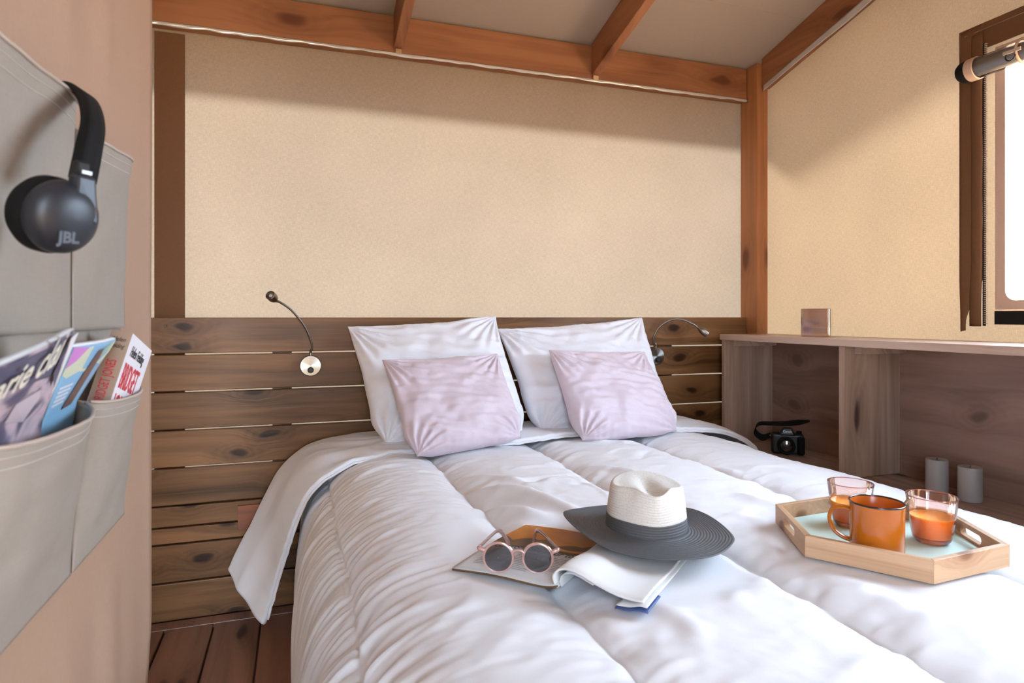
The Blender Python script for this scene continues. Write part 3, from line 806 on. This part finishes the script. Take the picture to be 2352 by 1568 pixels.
# ================================================================== TRAY WITH DRINKS
ang0 = math.atan2(-1.388+1.555, 1.479-1.589)
tr = thing('serving_tray', 'hexagonal wooden tray with handle slots and a mint green base', 'tray', (TRAY_C[0], TRAY_C[1], TRAY_Z), (0, 0, ang0))
R0 = .201; RH = .040; TH = .011
hv = [(R0*math.cos(k*PI/3), R0*math.sin(k*PI/3)) for k in range(6)]
hi_ = [((R0-TH/math.cos(PI/6))*math.cos(k*PI/3), (R0-TH/math.cos(PI/6))*math.sin(k*PI/3)) for k in range(6)]
poly('tray_base', [(x_*.995, y_*.995, .006) for x_, y_ in hi_], M['mint'], tr, local=True, thick=.005)
for k in range(6):
    a, b = hv[k], hv[(k+1) % 6]; ia, ib = hi_[k], hi_[(k+1) % 6]
    bm = bmesh.new()
    if k in (0, 3):          # the two short sides with a rounded slot (A-B and D-E)
        L = math.hypot(b[0]-a[0], b[1]-a[1]); nseg = 8
        slot = []
        sr, sl_ = .0085, .036; cz_ = RH*.56
        for q in range(nseg+1): an = -PI/2+PI*q/nseg; slot.append((L/2+sl_-sr+sr*math.cos(an), cz_+sr*math.sin(an)))
        for q in range(nseg+1): an = PI/2+PI*q/nseg; slot.append((L/2-sl_+sr+sr*math.cos(an), cz_+sr*math.sin(an)))
        ns = len(slot)
        def P3(s, z, inner):
            f = s/L; p0, p1 = (ia, ib) if inner else (a, b)
            if inner and 0 < f < 1:   # straight across the board thickness
                nx_, ny_ = (a[0]+b[0])/2, (a[1]+b[1])/2; nn = math.hypot(nx_, ny_)
                return (a[0]+(b[0]-a[0])*f-nx_/nn*TH, a[1]+(b[1]-a[1])*f-ny_/nn*TH, z)
            return (p0[0]+(p1[0]-p0[0])*f, p0[1]+(p1[1]-p0[1])*f, z)
        outer_r = []
        for (s_, z_) in slot:   # radial projection of slot points to the board outline
            dx, dz = s_-L/2, z_-cz_
            tt = min((L/2)/abs(dx) if abs(dx) > 1e-9 else 9e9, ((RH-cz_) if dz > 0 else cz_)/abs(dz) if abs(dz) > 1e-9 else 9e9)
            outer_r.append((L/2+dx*tt, cz_+dz*tt))
        # make sure the four corners exist
        def snap(lst):
            for c_ in ((0, 0), (L, 0), (0, RH), (L, RH)):
                j = min(range(len(lst)), key=lambda i: (lst[i][0]-c_[0])**2+(lst[i][1]-c_[1])**2); lst[j] = c_
            return lst
        outer_r = snap(outer_r)
        V = [P3(s_, z_, False) for s_, z_ in slot]+[P3(s_, z_, False) for s_, z_ in outer_r]+[P3(s_, z_, True) for s_, z_ in slot]+[P3(s_, z_, True) for s_, z_ in outer_r]
        Fq = []
        for i in range(ns):
            j = (i+1) % ns
            Fq += [(i, ns+i, ns+j, j), (2*ns+i, 2*ns+j, 3*ns+j, 3*ns+i), (i, j, 2*ns+j, 2*ns+i), (ns+i, 3*ns+i, 3*ns+j, ns+j)]
        o = obj('side_board', V, Fq, M['tray'], tr, local=True)
    else:
        P = [(a[0], a[1], 0), (b[0], b[1], 0), (ib[0], ib[1], 0), (ia[0], ia[1], 0), (a[0], a[1], RH), (b[0], b[1], RH), (ib[0], ib[1], RH), (ia[0], ia[1], RH)]
        o = hexa('side_board', P, M['tray'], tr, .0012, local=True)
    ab = math.atan2(b[1]-a[1], b[0]-a[0]); o.data.transform(Matrix.Rotation(-ab, 4, 'Z')); o.rotation_euler = (0, 0, ab)
    bm.free()
TZ = TRAY_Z+.0087
def tumbler(u, v, label):
    p = onz(u, v, TZ); t_ = thing('juice_glass', label, 'glass', (p[0], p[1], TZ), group='pink glasses of orange juice')
    H = .090; rb_, rt = .0305, .0445
    def rr(z): return rb_+(rt-rb_)*min(1, (z/H))**.75
    zs = np.r_[np.linspace(.004, H-.002, 22)]
    prof = [(rb_*.5, .0), (rb_-.004, .0), (rb_, .004)]+[(rr(z), z) for z in zs[1:]]+[(rr(H)-.0003, H), (rr(H)-.0015, H)]
    fl_ = lambda a_, k_: 1+.006*np.cos(a_*14)*(np.exp(-((prof[k_][1]-.055)/.02)**2) if True else 0)
    lathe('glass_wall', prof, M['pink_glass'], t_, 84, rfn=fl_)
    lathe('glass_base', [(0, .0005), (rb_-.005, .0005), (rb_-.001, .004), (rb_-.001, .009), (0, .011)], M['pink_base'], t_, 48)
    lathe('rim', [(rr(H)+.0002, H-.0012), (rr(H)+.0002, H+.0004), (rr(H)-.0016, H+.0004), (rr(H)-.0016, H-.0012)], M['pink_rim'], t_, 64)
    jt = .050
    js = np.linspace(.0115, jt, 14)
    j = lathe('orange_juice', [(0, .0115)]+[(rr(z)-.0022, z) for z in js]+[(0, jt-.0003)], M['juice'], t_, 56)
    lathe('juice_foam', [(rr(jt)-.0022, jt-.001), (rr(jt)-.0021, jt+.0012), (rr(jt)-.006, jt+.0006), (0, jt+.0004)], M['juice_top'], j, 56)
tumbler(1953, 1205, 'pink glass half full of orange juice behind the orange mug')
tumbler(2140, 1243, 'pink glass half full of orange juice beside the tray handle slot')
mp = onz(2014, 1268, TZ)
mg = thing('mug', 'glossy orange enamel mug with a steel rim on the tray', 'mug', (mp[0], mp[1], TZ), (0, 0, 0))
MH = .094; MR = .0455
prof = [(0, 0), (MR-.006, 0), (MR-.002, .002), (MR-.0003, .007)]+[(MR-.0003, z) for z in (.02, .04, .06, .08)]+[(MR+.0006, MH-.003), (MR+.0012, MH)]
lathe('mug_body', prof, M['mug'], mg, 64)
lathe('mug_inside', [(MR-.0005, MH), (MR-.0025, MH-.004), (MR-.003, .06), (MR-.003, .01), (MR-.008, .005), (0, .005)], M['mug_in'], mg, 64)
a = np.linspace(0, 2*PI, 65)
tube('steel_rim', [((MR+.0005)*math.cos(q), (MR+.0005)*math.sin(q), MH) for q in a], .0018, M['rim'], mg, 8, local=True, caps=False)
hd_ = Vector((onz(1925, 1205, .68)-np.array([mp[0], mp[1], .68]))); ha = math.atan2(hd_.y, hd_.x)
hp = [(MR-.002, .074), (MR+.014, .0765), (MR+.029, .070), (MR+.034, .052), (MR+.028, .033), (MR+.014, .021), (MR-.002, .016)]
tube('handle', [(r*math.cos(ha), r*math.sin(ha), z) for r, z in hp], .0062, M['mug'], mg, 14, samples=48, local=True, flat=(1.25, .62))
sp = thing('teaspoon', 'small steel teaspoon standing in the orange mug', 'spoon', (mp[0], mp[1], TZ+.006))
tipw = onz(2089, 1143, TZ+.093)-np.array([mp[0], mp[1], TZ+.006])
fd = -tipw/np.linalg.norm(tipw[:2])
tip = np.array(tipw); bot = np.array([fd[0]*.030, fd[1]*.030, .003])
tube('spoon_handle', [tuple(bot+(tip-bot)*f) for f in (.15, .5, .8, 1.0)], [.0015, .0016, .002, .0028], M['steel'], sp, 10, samples=24, local=True)
lathe('spoon_bowl', [(0, -.0022), (.004, -.0018), (.0075, 0), (.0065, .0002), (.0035, -.001), (0, -.0014)], M['steel'], sp, 24,
      M=Matrix.Translation(bot+(tip-bot)*.09) @ Vector(tip-bot).to_track_quat('X', 'Z').to_matrix().to_4x4() @ Matrix.Diagonal((1.6, 1, 1, 1)))

# ================================================================== OPEN MAGAZINE
MAGO = np.array([.90, -1.537]); MD = np.array([.757, .653]); MD = MD/np.linalg.norm(MD); MW = np.array([.653, -.757])
PGH, PGW = .275, .215
def mzl(s, d): return .622-.004*s/PGW+.006*math.sin(min(1, s/PGW)*PI)*(1-.4*d/PGH)+.004*math.sin(d/PGH*PI)
om = thing('open_magazine', 'open magazine lying on the duvet under the hat and sunglasses', 'magazine', (MAGO[0], MAGO[1], .618))
# left page block: s runs from the spine (0) towards the outer edge
ns_, nd_ = 24, 24
def LP(s, d, lift=0):
    p = MAGO-MW*s+MD*d; return (p[0], p[1], mzl(s, d)+lift+.012*math.exp(-s/.02))
def lpage(nm, s0, s1, d0, d1, mat, par, lift, nsx=20, ndx=12, th=0):
    Pm = np.array([[LP(s0+(s1-s0)*i/nsx, d0+(d1-d0)*j/ndx, lift) for i in range(nsx+1)] for j in range(ndx+1)])
    return surf(nm, Pm, mat, par, thick=th)
pb = lpage('page_block', 0, PGW, 0, PGH, M['paper_grey'], om, -.001, 24, 24, .004)
lpage('page_edge', .0, PGW+.001, -.001, .001, M['photo_dark'], om, -.003, 24, 2, .003)
lpage('sunset_photo', .004, PGW-.001, .150, PGH-.002, M['photo'], pb, .0018)
def hill(nm, pts, mat, lift):
    V = [LP(s, d, lift) for s, d in pts]; n = len(V)//2
    o = obj(nm, V, [(i, i+1, n+i+1, n+i) for i in range(n-1)], mat, pb); return o
S_ = np.linspace(.004, PGW-.002, 14)
hill('hill_photo', [(s, .130) for s in S_]+[(s, .178+.010*math.sin(s*60)+.008*math.sin(s*130)) for s in S_], M['photo_dark'], .0022)
S2_ = np.linspace(.01, .08, 8)
hill('glow_photo', [(s, .142) for s in S2_]+[(s, .154+.003*math.sin(s*90)) for s in S2_], M['photo_orange'], .0026)
up = (MD[0], MD[1], 0)
HEADLINE = pb
for col in range(3):
    s1 = PGW-.024-col*.060
    for r in range(12):
        d = .104-r*.0068
        if col == 2 and r > 8: continue
        s0_ = s1-.052+(.02 if r % 5 == 4 else 0)
        Pm = np.array([[LP(s1+(s0_-s1)*i/5, d+j*.0022, .0016) for i in range(6)] for j in range(2)])
        surf('text_line', Pm, M['ink_grey'], pb)
# right half: pages bent over in a roll, standing on the duvet
spine = [(0.0, .628), (-.007, .636), (-.008, .647), (.002, .658), (.018, .662), (.04, .659), (.07, .648), (.10, .640), (.125, .637), (.148, .638)]
pr_ = catmull(spine, 60)
def rsheet(nm, prof, d0, d1, mat, par, th=.003, nd=16):
    Pm = np.zeros((nd+1, len(prof), 3))
    for j in range(nd+1):
        f = j/nd; d = d0+(d1-d0)*f
        for i, (s, z) in enumerate(prof):
            k = i/(len(prof)-1)
            q = MAGO+MW*(s*(1-.0*f))+MD*(d+.0*k)
            Pm[j, i] = (q[0], q[1], .628+(z-.628)*(1-.42*float(sstep(.15, .6, f)))+.002*f*math.sin(k*PI))
    return surf(nm, Pm, mat, par, thick=th)
rs = rsheet('rolled_pages', pr_, 0, PGH-.01, M['paper'], om, .0035)
inner = catmull([(.005, .629), (.002, .638), (.006, .648), (.018, .6545), (.035, .653), (.062, .644)], 30)
rsheet('inner_page', inner, .004, PGH-.02, M['paper_grey'], om, .0012)
rsheet('blue_photo', catmull([(.026, .6525), (.036, .6505), (.048, .647)], 10), .006, .12, M['blue_edge'], om, .0008)
rsheet('back_page', catmull([(.105, .623), (.125, .624), (.146, .628), (.158, .627)], 14), -.010, .055, M['blue_edge'], om, .002)
rsheet('page', catmull([(.105, .6255), (.125, .6265), (.143, .632), (.155, .632)], 14), -.004, PGH-.02, M['paper'], om, .0012)

# ================================================================== SUNGLASSES
gA = onz(1145, 1281, .655); gB = onz(1236, 1285, .655)
gl_c = onz(1190, 1319, .630)
yawg = math.atan2(gB[1]-gA[1], gB[0]-gA[0])
sg = thing('sunglasses', 'round sunglasses with clear pink frame and grey lenses on the open magazine', 'sunglasses', (gl_c[0], gl_c[1], .6305), (0, 0, yawg+.05))
LR = .0245; LX = .0345
for sgn in (-1, 1):
    nph = 56; a = np.linspace(0, 2*PI, nph, endpoint=False)
    ring = []
    for (dr, dy) in ((-.0008, -.0016), (.0024, -.0020), (.0034, 0), (.0024, .0020), (-.0008, .0016)):
        ring.append([(sgn*LX+(LR+dr+(.0018 if dr > 0 else 0)*max(0, math.sin(q)))*math.cos(q), dy, .0285+(LR+dr)*math.sin(q)) for q in a])
    ring.append(ring[0])
    rim_ = surf('lens_rim', np.array(ring), M['frame'], sg, True, local=True)
    Ln = []
    for f in (0.02, .35, .7, 1.0):
        Ln.append([(sgn*LX+LR*f*math.cos(q), -.0012*(1-f*f), .0285+LR*f*math.sin(q)) for q in a])
    surf('lens', np.array(Ln), M['lens'], rim_, True, local=True)
    tube('nose_pad', [(sgn*.0095, .002, .032), (sgn*.0085, .006, .026), (sgn*.0105, .006, .019)], [.0022, .003, .002], M['frame_red'], sg, 10, samples=14, local=True)
    tube('hinge_block', [(sgn*(LX+LR-.001), 0, .040), (sgn*(LX+LR+.008), .001, .043), (sgn*(LX+LR+.011), .006, .043)], [.004, .0042, .0035], M['frame'], sg, 10, samples=12, local=True)
    xo = sgn*(LX+LR+.011)
    if sgn < 0: pts = [(xo, .004, .043), (xo+.012, .05, .043), (xo+.024, .095, .042), (xo+.032, .112, .035), (xo+.042, .128, .012), (xo+.046, .134, .002)]
    else: pts = [(xo, .004, .043), (xo-.014, .04, .044), (xo-.028, .08, .044), (xo-.040, .115, .038), (xo-.046, .132, .016), (xo-.048, .136, .005)]
    tube('temple', pts, [.0028, .0024, .0024, .0028, .0032, .0028], M['frame'], sg, 10, samples=40, local=True, flat=(.7, 1.5))
tube('bridge', [(-.0115, 0, .037), (-.005, .0005, .041), (.005, .0005, .041), (.0115, 0, .037)], .0028, M['frame'], sg, 10, samples=16, local=True)

# ================================================================== HAT
HC = np.array([1.146, -1.405, .0])
ht = thing('sun_hat', 'straw hat with pale crown and charcoal brim on the duvet', 'hat', (HC[0], HC[1], .662), (0, math.radians(1), 0))
FR = math.atan2(CAMP[1]-HC[1], CAMP[0]-HC[0])+.22      # direction of the front pinch
nA = 144; A = np.linspace(0, 2*PI, nA, endpoint=False); ph = (A-FR+PI) % (2*PI)-PI
HCR = .087; RA = .089; RB = .079
ell = 1/np.sqrt((np.cos(ph)/RA)**2+(np.sin(ph)/RB)**2)
def crown_r(s):
    taper = 1-.04*s-.07*s**2
    pin = s**1.5*(.16*np.exp(-((np.abs(ph)-.72)/.40)**2))-s**1.6*.05*np.exp(-(ph/.16)**2)
    return ell*(taper-pin)
def crown_top(): return HCR-.007*np.exp(-(ph/.4)**2)+.004*np.cos(2*ph)
def ring_at(s, rib=True):
    r = crown_r(s)*(1+(.010*abs(math.sin(s*18*PI))-.005 if rib else 0))
    return np.stack([r*np.cos(A), r*np.sin(A), crown_top()*s], -1)
SB = .33
band = [ring_at(s) for s in np.linspace(-.01, SB, 34)]
surf('band', np.array([b+np.array([0, 0, 0]) for b in band])*np.array([1.006, 1.006, 1]), M['straw_dark'], ht, True, local=True)
cr = [ring_at(s) for s in np.linspace(SB-.01, .97, 70)]
sh = ring_at(1.0, False); ct = np.array([0, 0, 0.])
for f in (.985, .95, .90, .82, .72, .6, .48, .36, .24, .12, .02):
    R_ = sh.copy(); R_[:, :2] *= f
    lat = -R_[:, 0]*math.sin(FR)+R_[:, 1]*math.cos(FR); lon = R_[:, 0]*math.cos(FR)+R_[:, 1]*math.sin(FR)
    zt_ = crown_top()*f+(HCR)*(1-f)
    edge = 1-f
    R_[:, 2] = zt_+.004*min(1, edge/.06)-.019*np.exp(-(lat/.020)**2)*sstep(-.05, .03, lon+.03)*min(1, edge/.10)-.012*min(1, edge/.2)*(1-np.exp(-(lat/.03)**2))*.4
    cr.append(R_)
surf('crown', np.array(cr), M['straw_white'], ht, True, local=True)
br = []
BW = .082
def adist(a0): return (A-math.radians(a0)+PI) % (2*PI)-PI
wave = lambda f: f**1.6*(.028*np.exp(-(adist(170)/.75)**2)+.012*np.exp(-(adist(20)/.5)**2)+.004*np.exp(-(adist(-95)/.6)**2)+.006*np.exp(-(adist(-50)/.3)**2))
for f in np.linspace(0, 1, 84):
    r = crown_r(0)*1.0+BW*f*(1+.05*np.cos(2*(A-math.radians(140))))
    z = wave(f)-.006*f+.0012*abs(math.sin(f*15*PI))+.004*(1-f)**8-.001
    br.append(np.stack([r*np.cos(A), r*np.sin(A), z], -1))
surf('brim', np.array(br), M['straw_dark'], ht, True, local=True, thick=.0016)

# ================================================================== CURTAIN AND POCKET ORGANISER
XW = .215
nz_, ny_ = 90, 130
zz = np.linspace(.012, 2.42, nz_)[:, None]; yy = np.linspace(-1.118, -3.2, ny_)[None, :]
ed = np.exp(-(yy+1.118)*-1/.03)
fold = .010*pn(yy*5.5, zz*.35, 301)+.005*pn(yy*14, zz*.5, 303)
fold = fold*sstep(0, .5, -1.118-yy+.15)*(1-.85*sstep(.60, .72, zz)*(1-sstep(1.36, 1.50, zz))*sstep(1.28, 1.36, -yy)*(1-sstep(1.93, 2.05, -yy)))
cx3 = XW+fold+.004*ed+.02*(1-sstep(0, .55, zz))*np.exp(-(-1.118-yy)/.2)
cy3 = yy+.0*zz-(.09*(1-sstep(.30, .52, zz))*np.exp(-(-1.118-yy)/.25))+.006*pn(zz*3, zz*0+.5, 305)*ed
ct_ = surf('curtain', np.stack([cx3+0*yy, cy3+0*zz, zz+0*yy], -1), M['curtain'], None, thick=.0015)
tag(ct_, 'tall beige canvas partition curtain with pockets hung beside the bed', 'curtain')
og = thing('pocket_organizer', 'hanging grey beige fabric organizer with four pockets on the curtain', 'organizer', (XW+.01, -1.6, .76))
XO = XW+.014
YS = [-1.365, -1.614, -1.915]
def sheet(nm, y0, y1, z0, z1, mat, par, x0, bulge, tw=1.6, hemz=0, n=44, droop=0.0, skew=0.0, th=.0016):
    s = np.linspace(0, 1, n)[None, :]; t = np.linspace(0, 1, n)[:, None]
    prof = np.clip(np.sin(s*PI), 0, 1)**.36
    X_ = x0+bulge*prof*(t**tw)+.004*fbm(s*3+y0*7, t*3, int(abs(y0*100)), 2)*np.minimum(1, 4*t)*prof
    Y_ = y0+(y1-y0)*s+.0*t
    Z_ = z0+(z1-z0)*t-droop*t*prof+skew*t*(s-.5)
    return surf(nm, np.stack([X_, Y_+0*X_, Z_+0*X_], -1), mat, par, thick=th), (X_, Y_+0*X_, Z_+0*X_)
sheet('backing', YS[0], YS[2], .765, 1.318, M['pocket'], og, XO-.006, 0)
def pocket(y0, y1, z0, z1, bulge, droop, skew, tw):
    o, (X_, Y_, Z_) = sheet('pocket', y0, y1, z0, z1, M['pocket'], og, XO, bulge, tw, droop=droop, skew=skew)
    rows = [(-1, .0022, 'hem', 'hem'), (-3, .0005, 'stitching', 'thread'), (-5, .0005, 'stitching', 'thread')]
    for r, rad, nm, mt in rows:
        p = np.stack([X_[r]+.001, Y_[r], Z_[r]], -1)
        tube(nm, p[1:-1], rad, M[mt], o, 6)
    return o
for i in range(2):
    pocket(YS[i]-.003, YS[i+1]+.003, 1.062, 1.334-(.014 if i == 0 else 0), .022 if i else .026, .010, -.02 if i == 0 else -.015, 1.6)
    pocket(YS[i]-.003, YS[i+1]+.003, .768, .980, .046 if i else .040, .012, .0, 1.0)

# --- headphones hung over the upper pocket
hc = onx(140, 498, .292)
hpn = thing('headphones', 'black over-ear headphones hanging over the upper organizer pocket', 'headphones', tuple(hc))
nrm = Vector((.80, -.56, -.20)).normalized()
Mc = nrm.to_track_quat('Z', 'Y').to_matrix().to_4x4()
Ru = .041
KS = .80
def ks(p): return [(r*KS, z*KS) for r, z in p]
lathe('ear_cushion', ks([(.018, -.030), (.028, -.034), (.038, -.031), (.0425, -.022), (.0425, -.012), (.039, -.006), (.03, -.004)]), M['black_soft'], hpn, 48, M=Mc)
sh_ = lathe('ear_cup', ks([(.038, -.008), (.0405, -.002), (.0395, .006), (.035, .013), (.029, .018), (.020, .0215), (.010, .023), (0, .0235)]), M['navy'], hpn, 48, M=Mc)
# logo
zc = Mc.to_3x3()
upv = Vector((0, 0, 1)); upv = (upv-nrm*upv.dot(nrm)).normalized(); rt = upv.cross(nrm)
lo = Vector(hc)+nrm*.0178-upv*.021+rt*(-.013)
text('maker_logo', 'JBL', .0135, frame(lo, rt+upv*.05, upv), M['white_logo'], sh_, bold=.0006, sx=1.05)
# yoke and band: up from the cup, over the pocket hem and down behind it
def W(u, v, x_): return np.array(onx(u, v, x_))-hc
bandp = [W(196, 470, .296), W(190, 415, .297), W(205, 340, .298), W(214, 285, .293), W(206, 240, .278), W(188, 216, .258), W(160, 206, .236), (W(138, 215, .222)), W(120, 260, .218), W(110, 340, .217)]
wv = np.array([-.012, -.016, .004])*.95
hcv = Vector(hc)
def yk_pt(a, b, c_): q = hcv+rt*a+upv*b+nrm*c_; return (q.x, q.y, q.z)
hexa('yoke', [yk_pt(-.002, -.004, .006), yk_pt(.024, -.004, .004), yk_pt(.024, -.002, .0165), yk_pt(-.002, -.002, .0195),
              yk_pt(.001, .040, -.002), yk_pt(.020, .040, -.002), yk_pt(.020, .040, .010), yk_pt(.001, .040, .010)], M['navy'], hpn, .003)
hexa('slider', [yk_pt(.004, .038, -.004), yk_pt(.017, .038, -.004), yk_pt(.017, .038, .007), yk_pt(.004, .038, .007),
                yk_pt(.006, .052, -.005), yk_pt(.019, .052, -.005), yk_pt(.019, .052, .001), yk_pt(.006, .052, .001)], M['black'], hpn, .002)
hexa('hinge_pin', [yk_pt(.006, .041, .0075), yk_pt(.016, .041, .0075), yk_pt(.016, .041, .0085), yk_pt(.006, .041, .0085),
                yk_pt(.006, .0445, .0075), yk_pt(.016, .0445, .0075), yk_pt(.016, .0445, .0085), yk_pt(.006, .0445, .0085)], M['nail'], hpn, .0004)
wb_ = [(-.003, -.0165, .0), (-.003, -.0165, .0), (-.003, -.0165, 0), (-.003, -.0165, 0), (-.003, -.0165, 0), (-.002, -.017, 0), (0, -.017, 0), (0, -.017, 0), (0, -.017, 0)]
ribbon('headband', bandp[1:], wb_, M['black_soft'], hpn, 60, .009)

# --- magazines and book in the lower pockets
def slab(nm, O, ex, ey, ez, a, b, c_, mat, par, bv=.001):
    O = np.array(O); ex = np.array(ex); ey = np.array(ey); ez = np.array(ez)
    P = [O, O+ex*a, O+ex*a+ey*b, O+ey*b]; P = P+[p+ez*c_ for p in P]
    return hexa(nm, P, mat, par, bv)
def plane_frame(phi, lean):
    """axes of a booklet standing against the curtain: W along the wall (away), H up; phi tips it in the wall plane, lean tips it out"""
    Wd = np.array([0, math.cos(phi), -math.sin(phi)]); Hh = np.array([0, math.sin(phi), math.cos(phi)])
    Nn = np.array([1., 0, 0])
    c1, s1 = math.cos(lean), math.sin(lean)
    return Wd, Hh*c1+Nn*s1, Nn*c1-Hh*s1
def booklet(TL, TR, PL, PR, dy=-.006):
    """limp magazine: four corners of the part above the pocket; it goes on down into the pocket"""
    TL, TR, PL, PR = [np.array(p) for p in (TL, TR, PL, PR)]
    def drop(p): return np.array([.229, p[1]+dy, .80])
    BL_, BR_ = drop(PL), drop(PR)
    def fn(a, b):   # a across 0..1, b down 0..1 above the hem, 1..2 inside the pocket
        if b <= 1: q = (TL*(1-a)+TR*a)*(1-b)+(PL*(1-a)+PR*a)*b
        else: q = (PL*(1-a)+PR*a)*(2-b)+(BL_*(1-a)+BR_*a)*(b-1)
        q = q.copy(); q[0] += .006*math.sin(min(1, max(0, a))*PI)*max(0, 1-b)
        return q
    e1 = TR-TL; e2 = TL-PL; nn = np.cross(e2, e1); nn = nn/np.linalg.norm(nn)
    if nn[0] < 0: nn = -nn
    return fn, nn
def bsheet(nm, fn, nn, a0, a1, b0, b1, off, mat, par, th=.0005, na=14, nb=20):
    Pm = np.array([[fn(a0+(a1-a0)*i/na, b0+(b1-b0)*j/nb)+nn*off for i in range(na+1)] for j in range(nb+1)])
    return surf(nm, Pm, mat, par, thick=th)
def bpatch(nm, fn, nn, pts, off, mat, par): return poly(nm, [fn(a, b)+nn*off for a, b in pts], mat, par, thick=.0002)
def btext(nm, body, fn, nn, p0, p1, hb, off, mat, par, bold=.0, slant=.02):
    """lettering whose base line runs from p0 to p1 in sheet coordinates, hb = letter height down the sheet"""
    o = text(nm, body, 1.0, Matrix.Identity(4), mat, None, bold=bold, ext=0)
    me = o.data; co = np.array([v.co[:] for v in me.vertices]); wd = co[:, 0].max()
    for v, c_ in zip(me.vertices, co):
        f = c_[0]/wd; a = p0[0]+(p1[0]-p0[0])*f; b = p0[1]+(p1[1]-p0[1])*f-c_[1]*hb
        v.co = fn(a+c_[1]*slant, b)+nn*(off+c_[2])
    o.parent = par; o.matrix_parent_inverse = wmat(par).inverted(); return o
btext('headline', 'Gastronomie pour tous', lambda a, b: np.array(LP(a, b)), np.array([0, 0, 1.]), (PGW-.016, .112), (.012, .118), -.024, .0028, M['ink'], HEADLINE, .02, -.005)
# dark fashion magazine
mA = thing('fashion_magazine', 'glossy dark fashion magazine with cream title standing in the curtain pocket', 'magazine', (.25, -1.8, .80))
fA, nA_ = booklet(onx(-150, 901, .284), onx(172, 757, .284), onx(-160, 996, .250), onx(97, 962, .243))
bsheet('pages', fA, nA_, 0, 1, 0, 1.98, -.0035, M['paper_grey'], mA, .005)
cvA = bsheet('cover', fA, nA_, 0, 1, .0, 1.98, .0, M['cover_dark'], mA)
bsheet('title_band', fA, nA_, 0, .88, .03, .46, .0008, M['cover_band'], cvA)
bpatch('pale_figure', fA, nA_, [(.55, .97), (.58, .72), (.70, .64), (.80, .60), (.83, .70), (.744, .99)], .0012, M['pale_print'], cvA)
btext('title', 'marie clai', fA, nA_, (.15, .60), (.80, .25), .58, .0045, M['cream_ink'], cvA, .02)
bpatch('folded_corner', fA, nA_, [(.895, .02), (.994, .0), (.947, .60)], .004, M['paper'], mA)
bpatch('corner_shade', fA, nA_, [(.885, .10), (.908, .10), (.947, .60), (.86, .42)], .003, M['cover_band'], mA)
# blue map magazine
mB = thing('map_magazine', 'blue and green illustrated magazine standing in the curtain pocket', 'magazine', (.25, -1.65, .80))
fB, nB_ = booklet(onx(168, 797, .262), onx(267, 778, .262), onx(98, 965, .2405), onx(176, 921, .2405), -.05)
bsheet('pages', fB, nB_, 0, 1, -.02, 1.98, -.004, M['paper'], mB, .006)
cvB = bsheet('cover', fB, nB_, 0, 1, 0, 1.98, .0, M['sky_blue'], mB)
bpatch('land_print', fB, nB_, [(.0, .10), (.0, .40), (.10, .46), (.30, .40), (.5, .44), (.72, .35), (.85, .40), (1, .22), (1, .03), (.3, .03)], .0008, M['land'], cvB)
bpatch('green_print', fB, nB_, [(.62, .36), (.60, .28), (.76, .04), (.86, .04)], .0011, M['land_green'], cvB)
bpatch('figure_print', fB, nB_, [(.50, .12), (.60, .10), (.66, .24), (.72, .97), (.42, .97), (.46, .5)], .0014, M['brown_ink'], cvB)
bpatch('magenta_print', fB, nB_, [(.0, .0), (.24, .03), (.12, .22), (.0, .30)], .0014, M['magenta'], cvB)
for k in range(5):
    bpatch('text_print', fB, nB_, [(.06, .58+k*.06), (.32, .57+k*.06), (.32, .60+k*.06), (.06, .61+k*.06)], .0012, M['book_white'], cvB)
# paperback
bk = thing('paperback_book', 'thick paperback with red title and kraft spine in the curtain pocket', 'book', (.24, -1.40, .80))
W3, H3, N3 = plane_frame(.25, .23)
TL3 = onx(304, 765, .278)
BW_, BH_, BT_ = .12, .168, .025
O3 = TL3-H3*BH_; OT = TL3-H3*.19
slab('pages', O3+W3*.002-N3*(BT_-.001), W3, H3, N3, BW_-.004, BH_-.001, BT_-.002, M['paper'], bk, 0)
cf = slab('front_cover', O3, W3, H3, N3, BW_, BH_, .0008, M['book_white'], bk, 0)
slab('back_cover', O3-N3*BT_, W3, H3, N3, BW_, BH_, .0008, M['book_white'], bk, 0)
spn = slab('spine', O3-N3*BT_-W3*.0012, N3, H3, W3, BT_+.0008, BH_, .0012, M['book_spine'], bk, 0)
text('author_name', 'Helen Fielding', .021, frame(OT+N3*.0012+H3*.162+W3*.016, W3, H3), M['ink'], cf, shear=.35, sx=.62)
text('title', 'BRIDGET', .048, frame(OT+N3*.0012+H3*.118+W3*.010, W3, H3), M['red_ink'], cf, bold=.0006, sx=.44)
text('title', 'JONES', .048, frame(OT+N3*.0012+H3*.076+W3*.010, W3, H3), M['red_ink'], cf, bold=.0006, sx=.58)
SPO = OT-W3*.0016-N3*BT_
text('spine_author', 'Helen', .0085, frame(SPO+H3*.176+N3*.004, N3, H3), M['ink'], spn, shear=.35, sx=.8)
text('spine_author', 'Fielding', .0085, frame(SPO+H3*.167+N3*.003, N3, H3), M['ink'], spn, shear=.35, sx=.7)
text('spine_title', 'BRIDGET JONES', .0165, frame(SPO+H3*.092+N3*.018, H3, -N3), M['red_ink'], spn, bold=.0002, sx=.50)
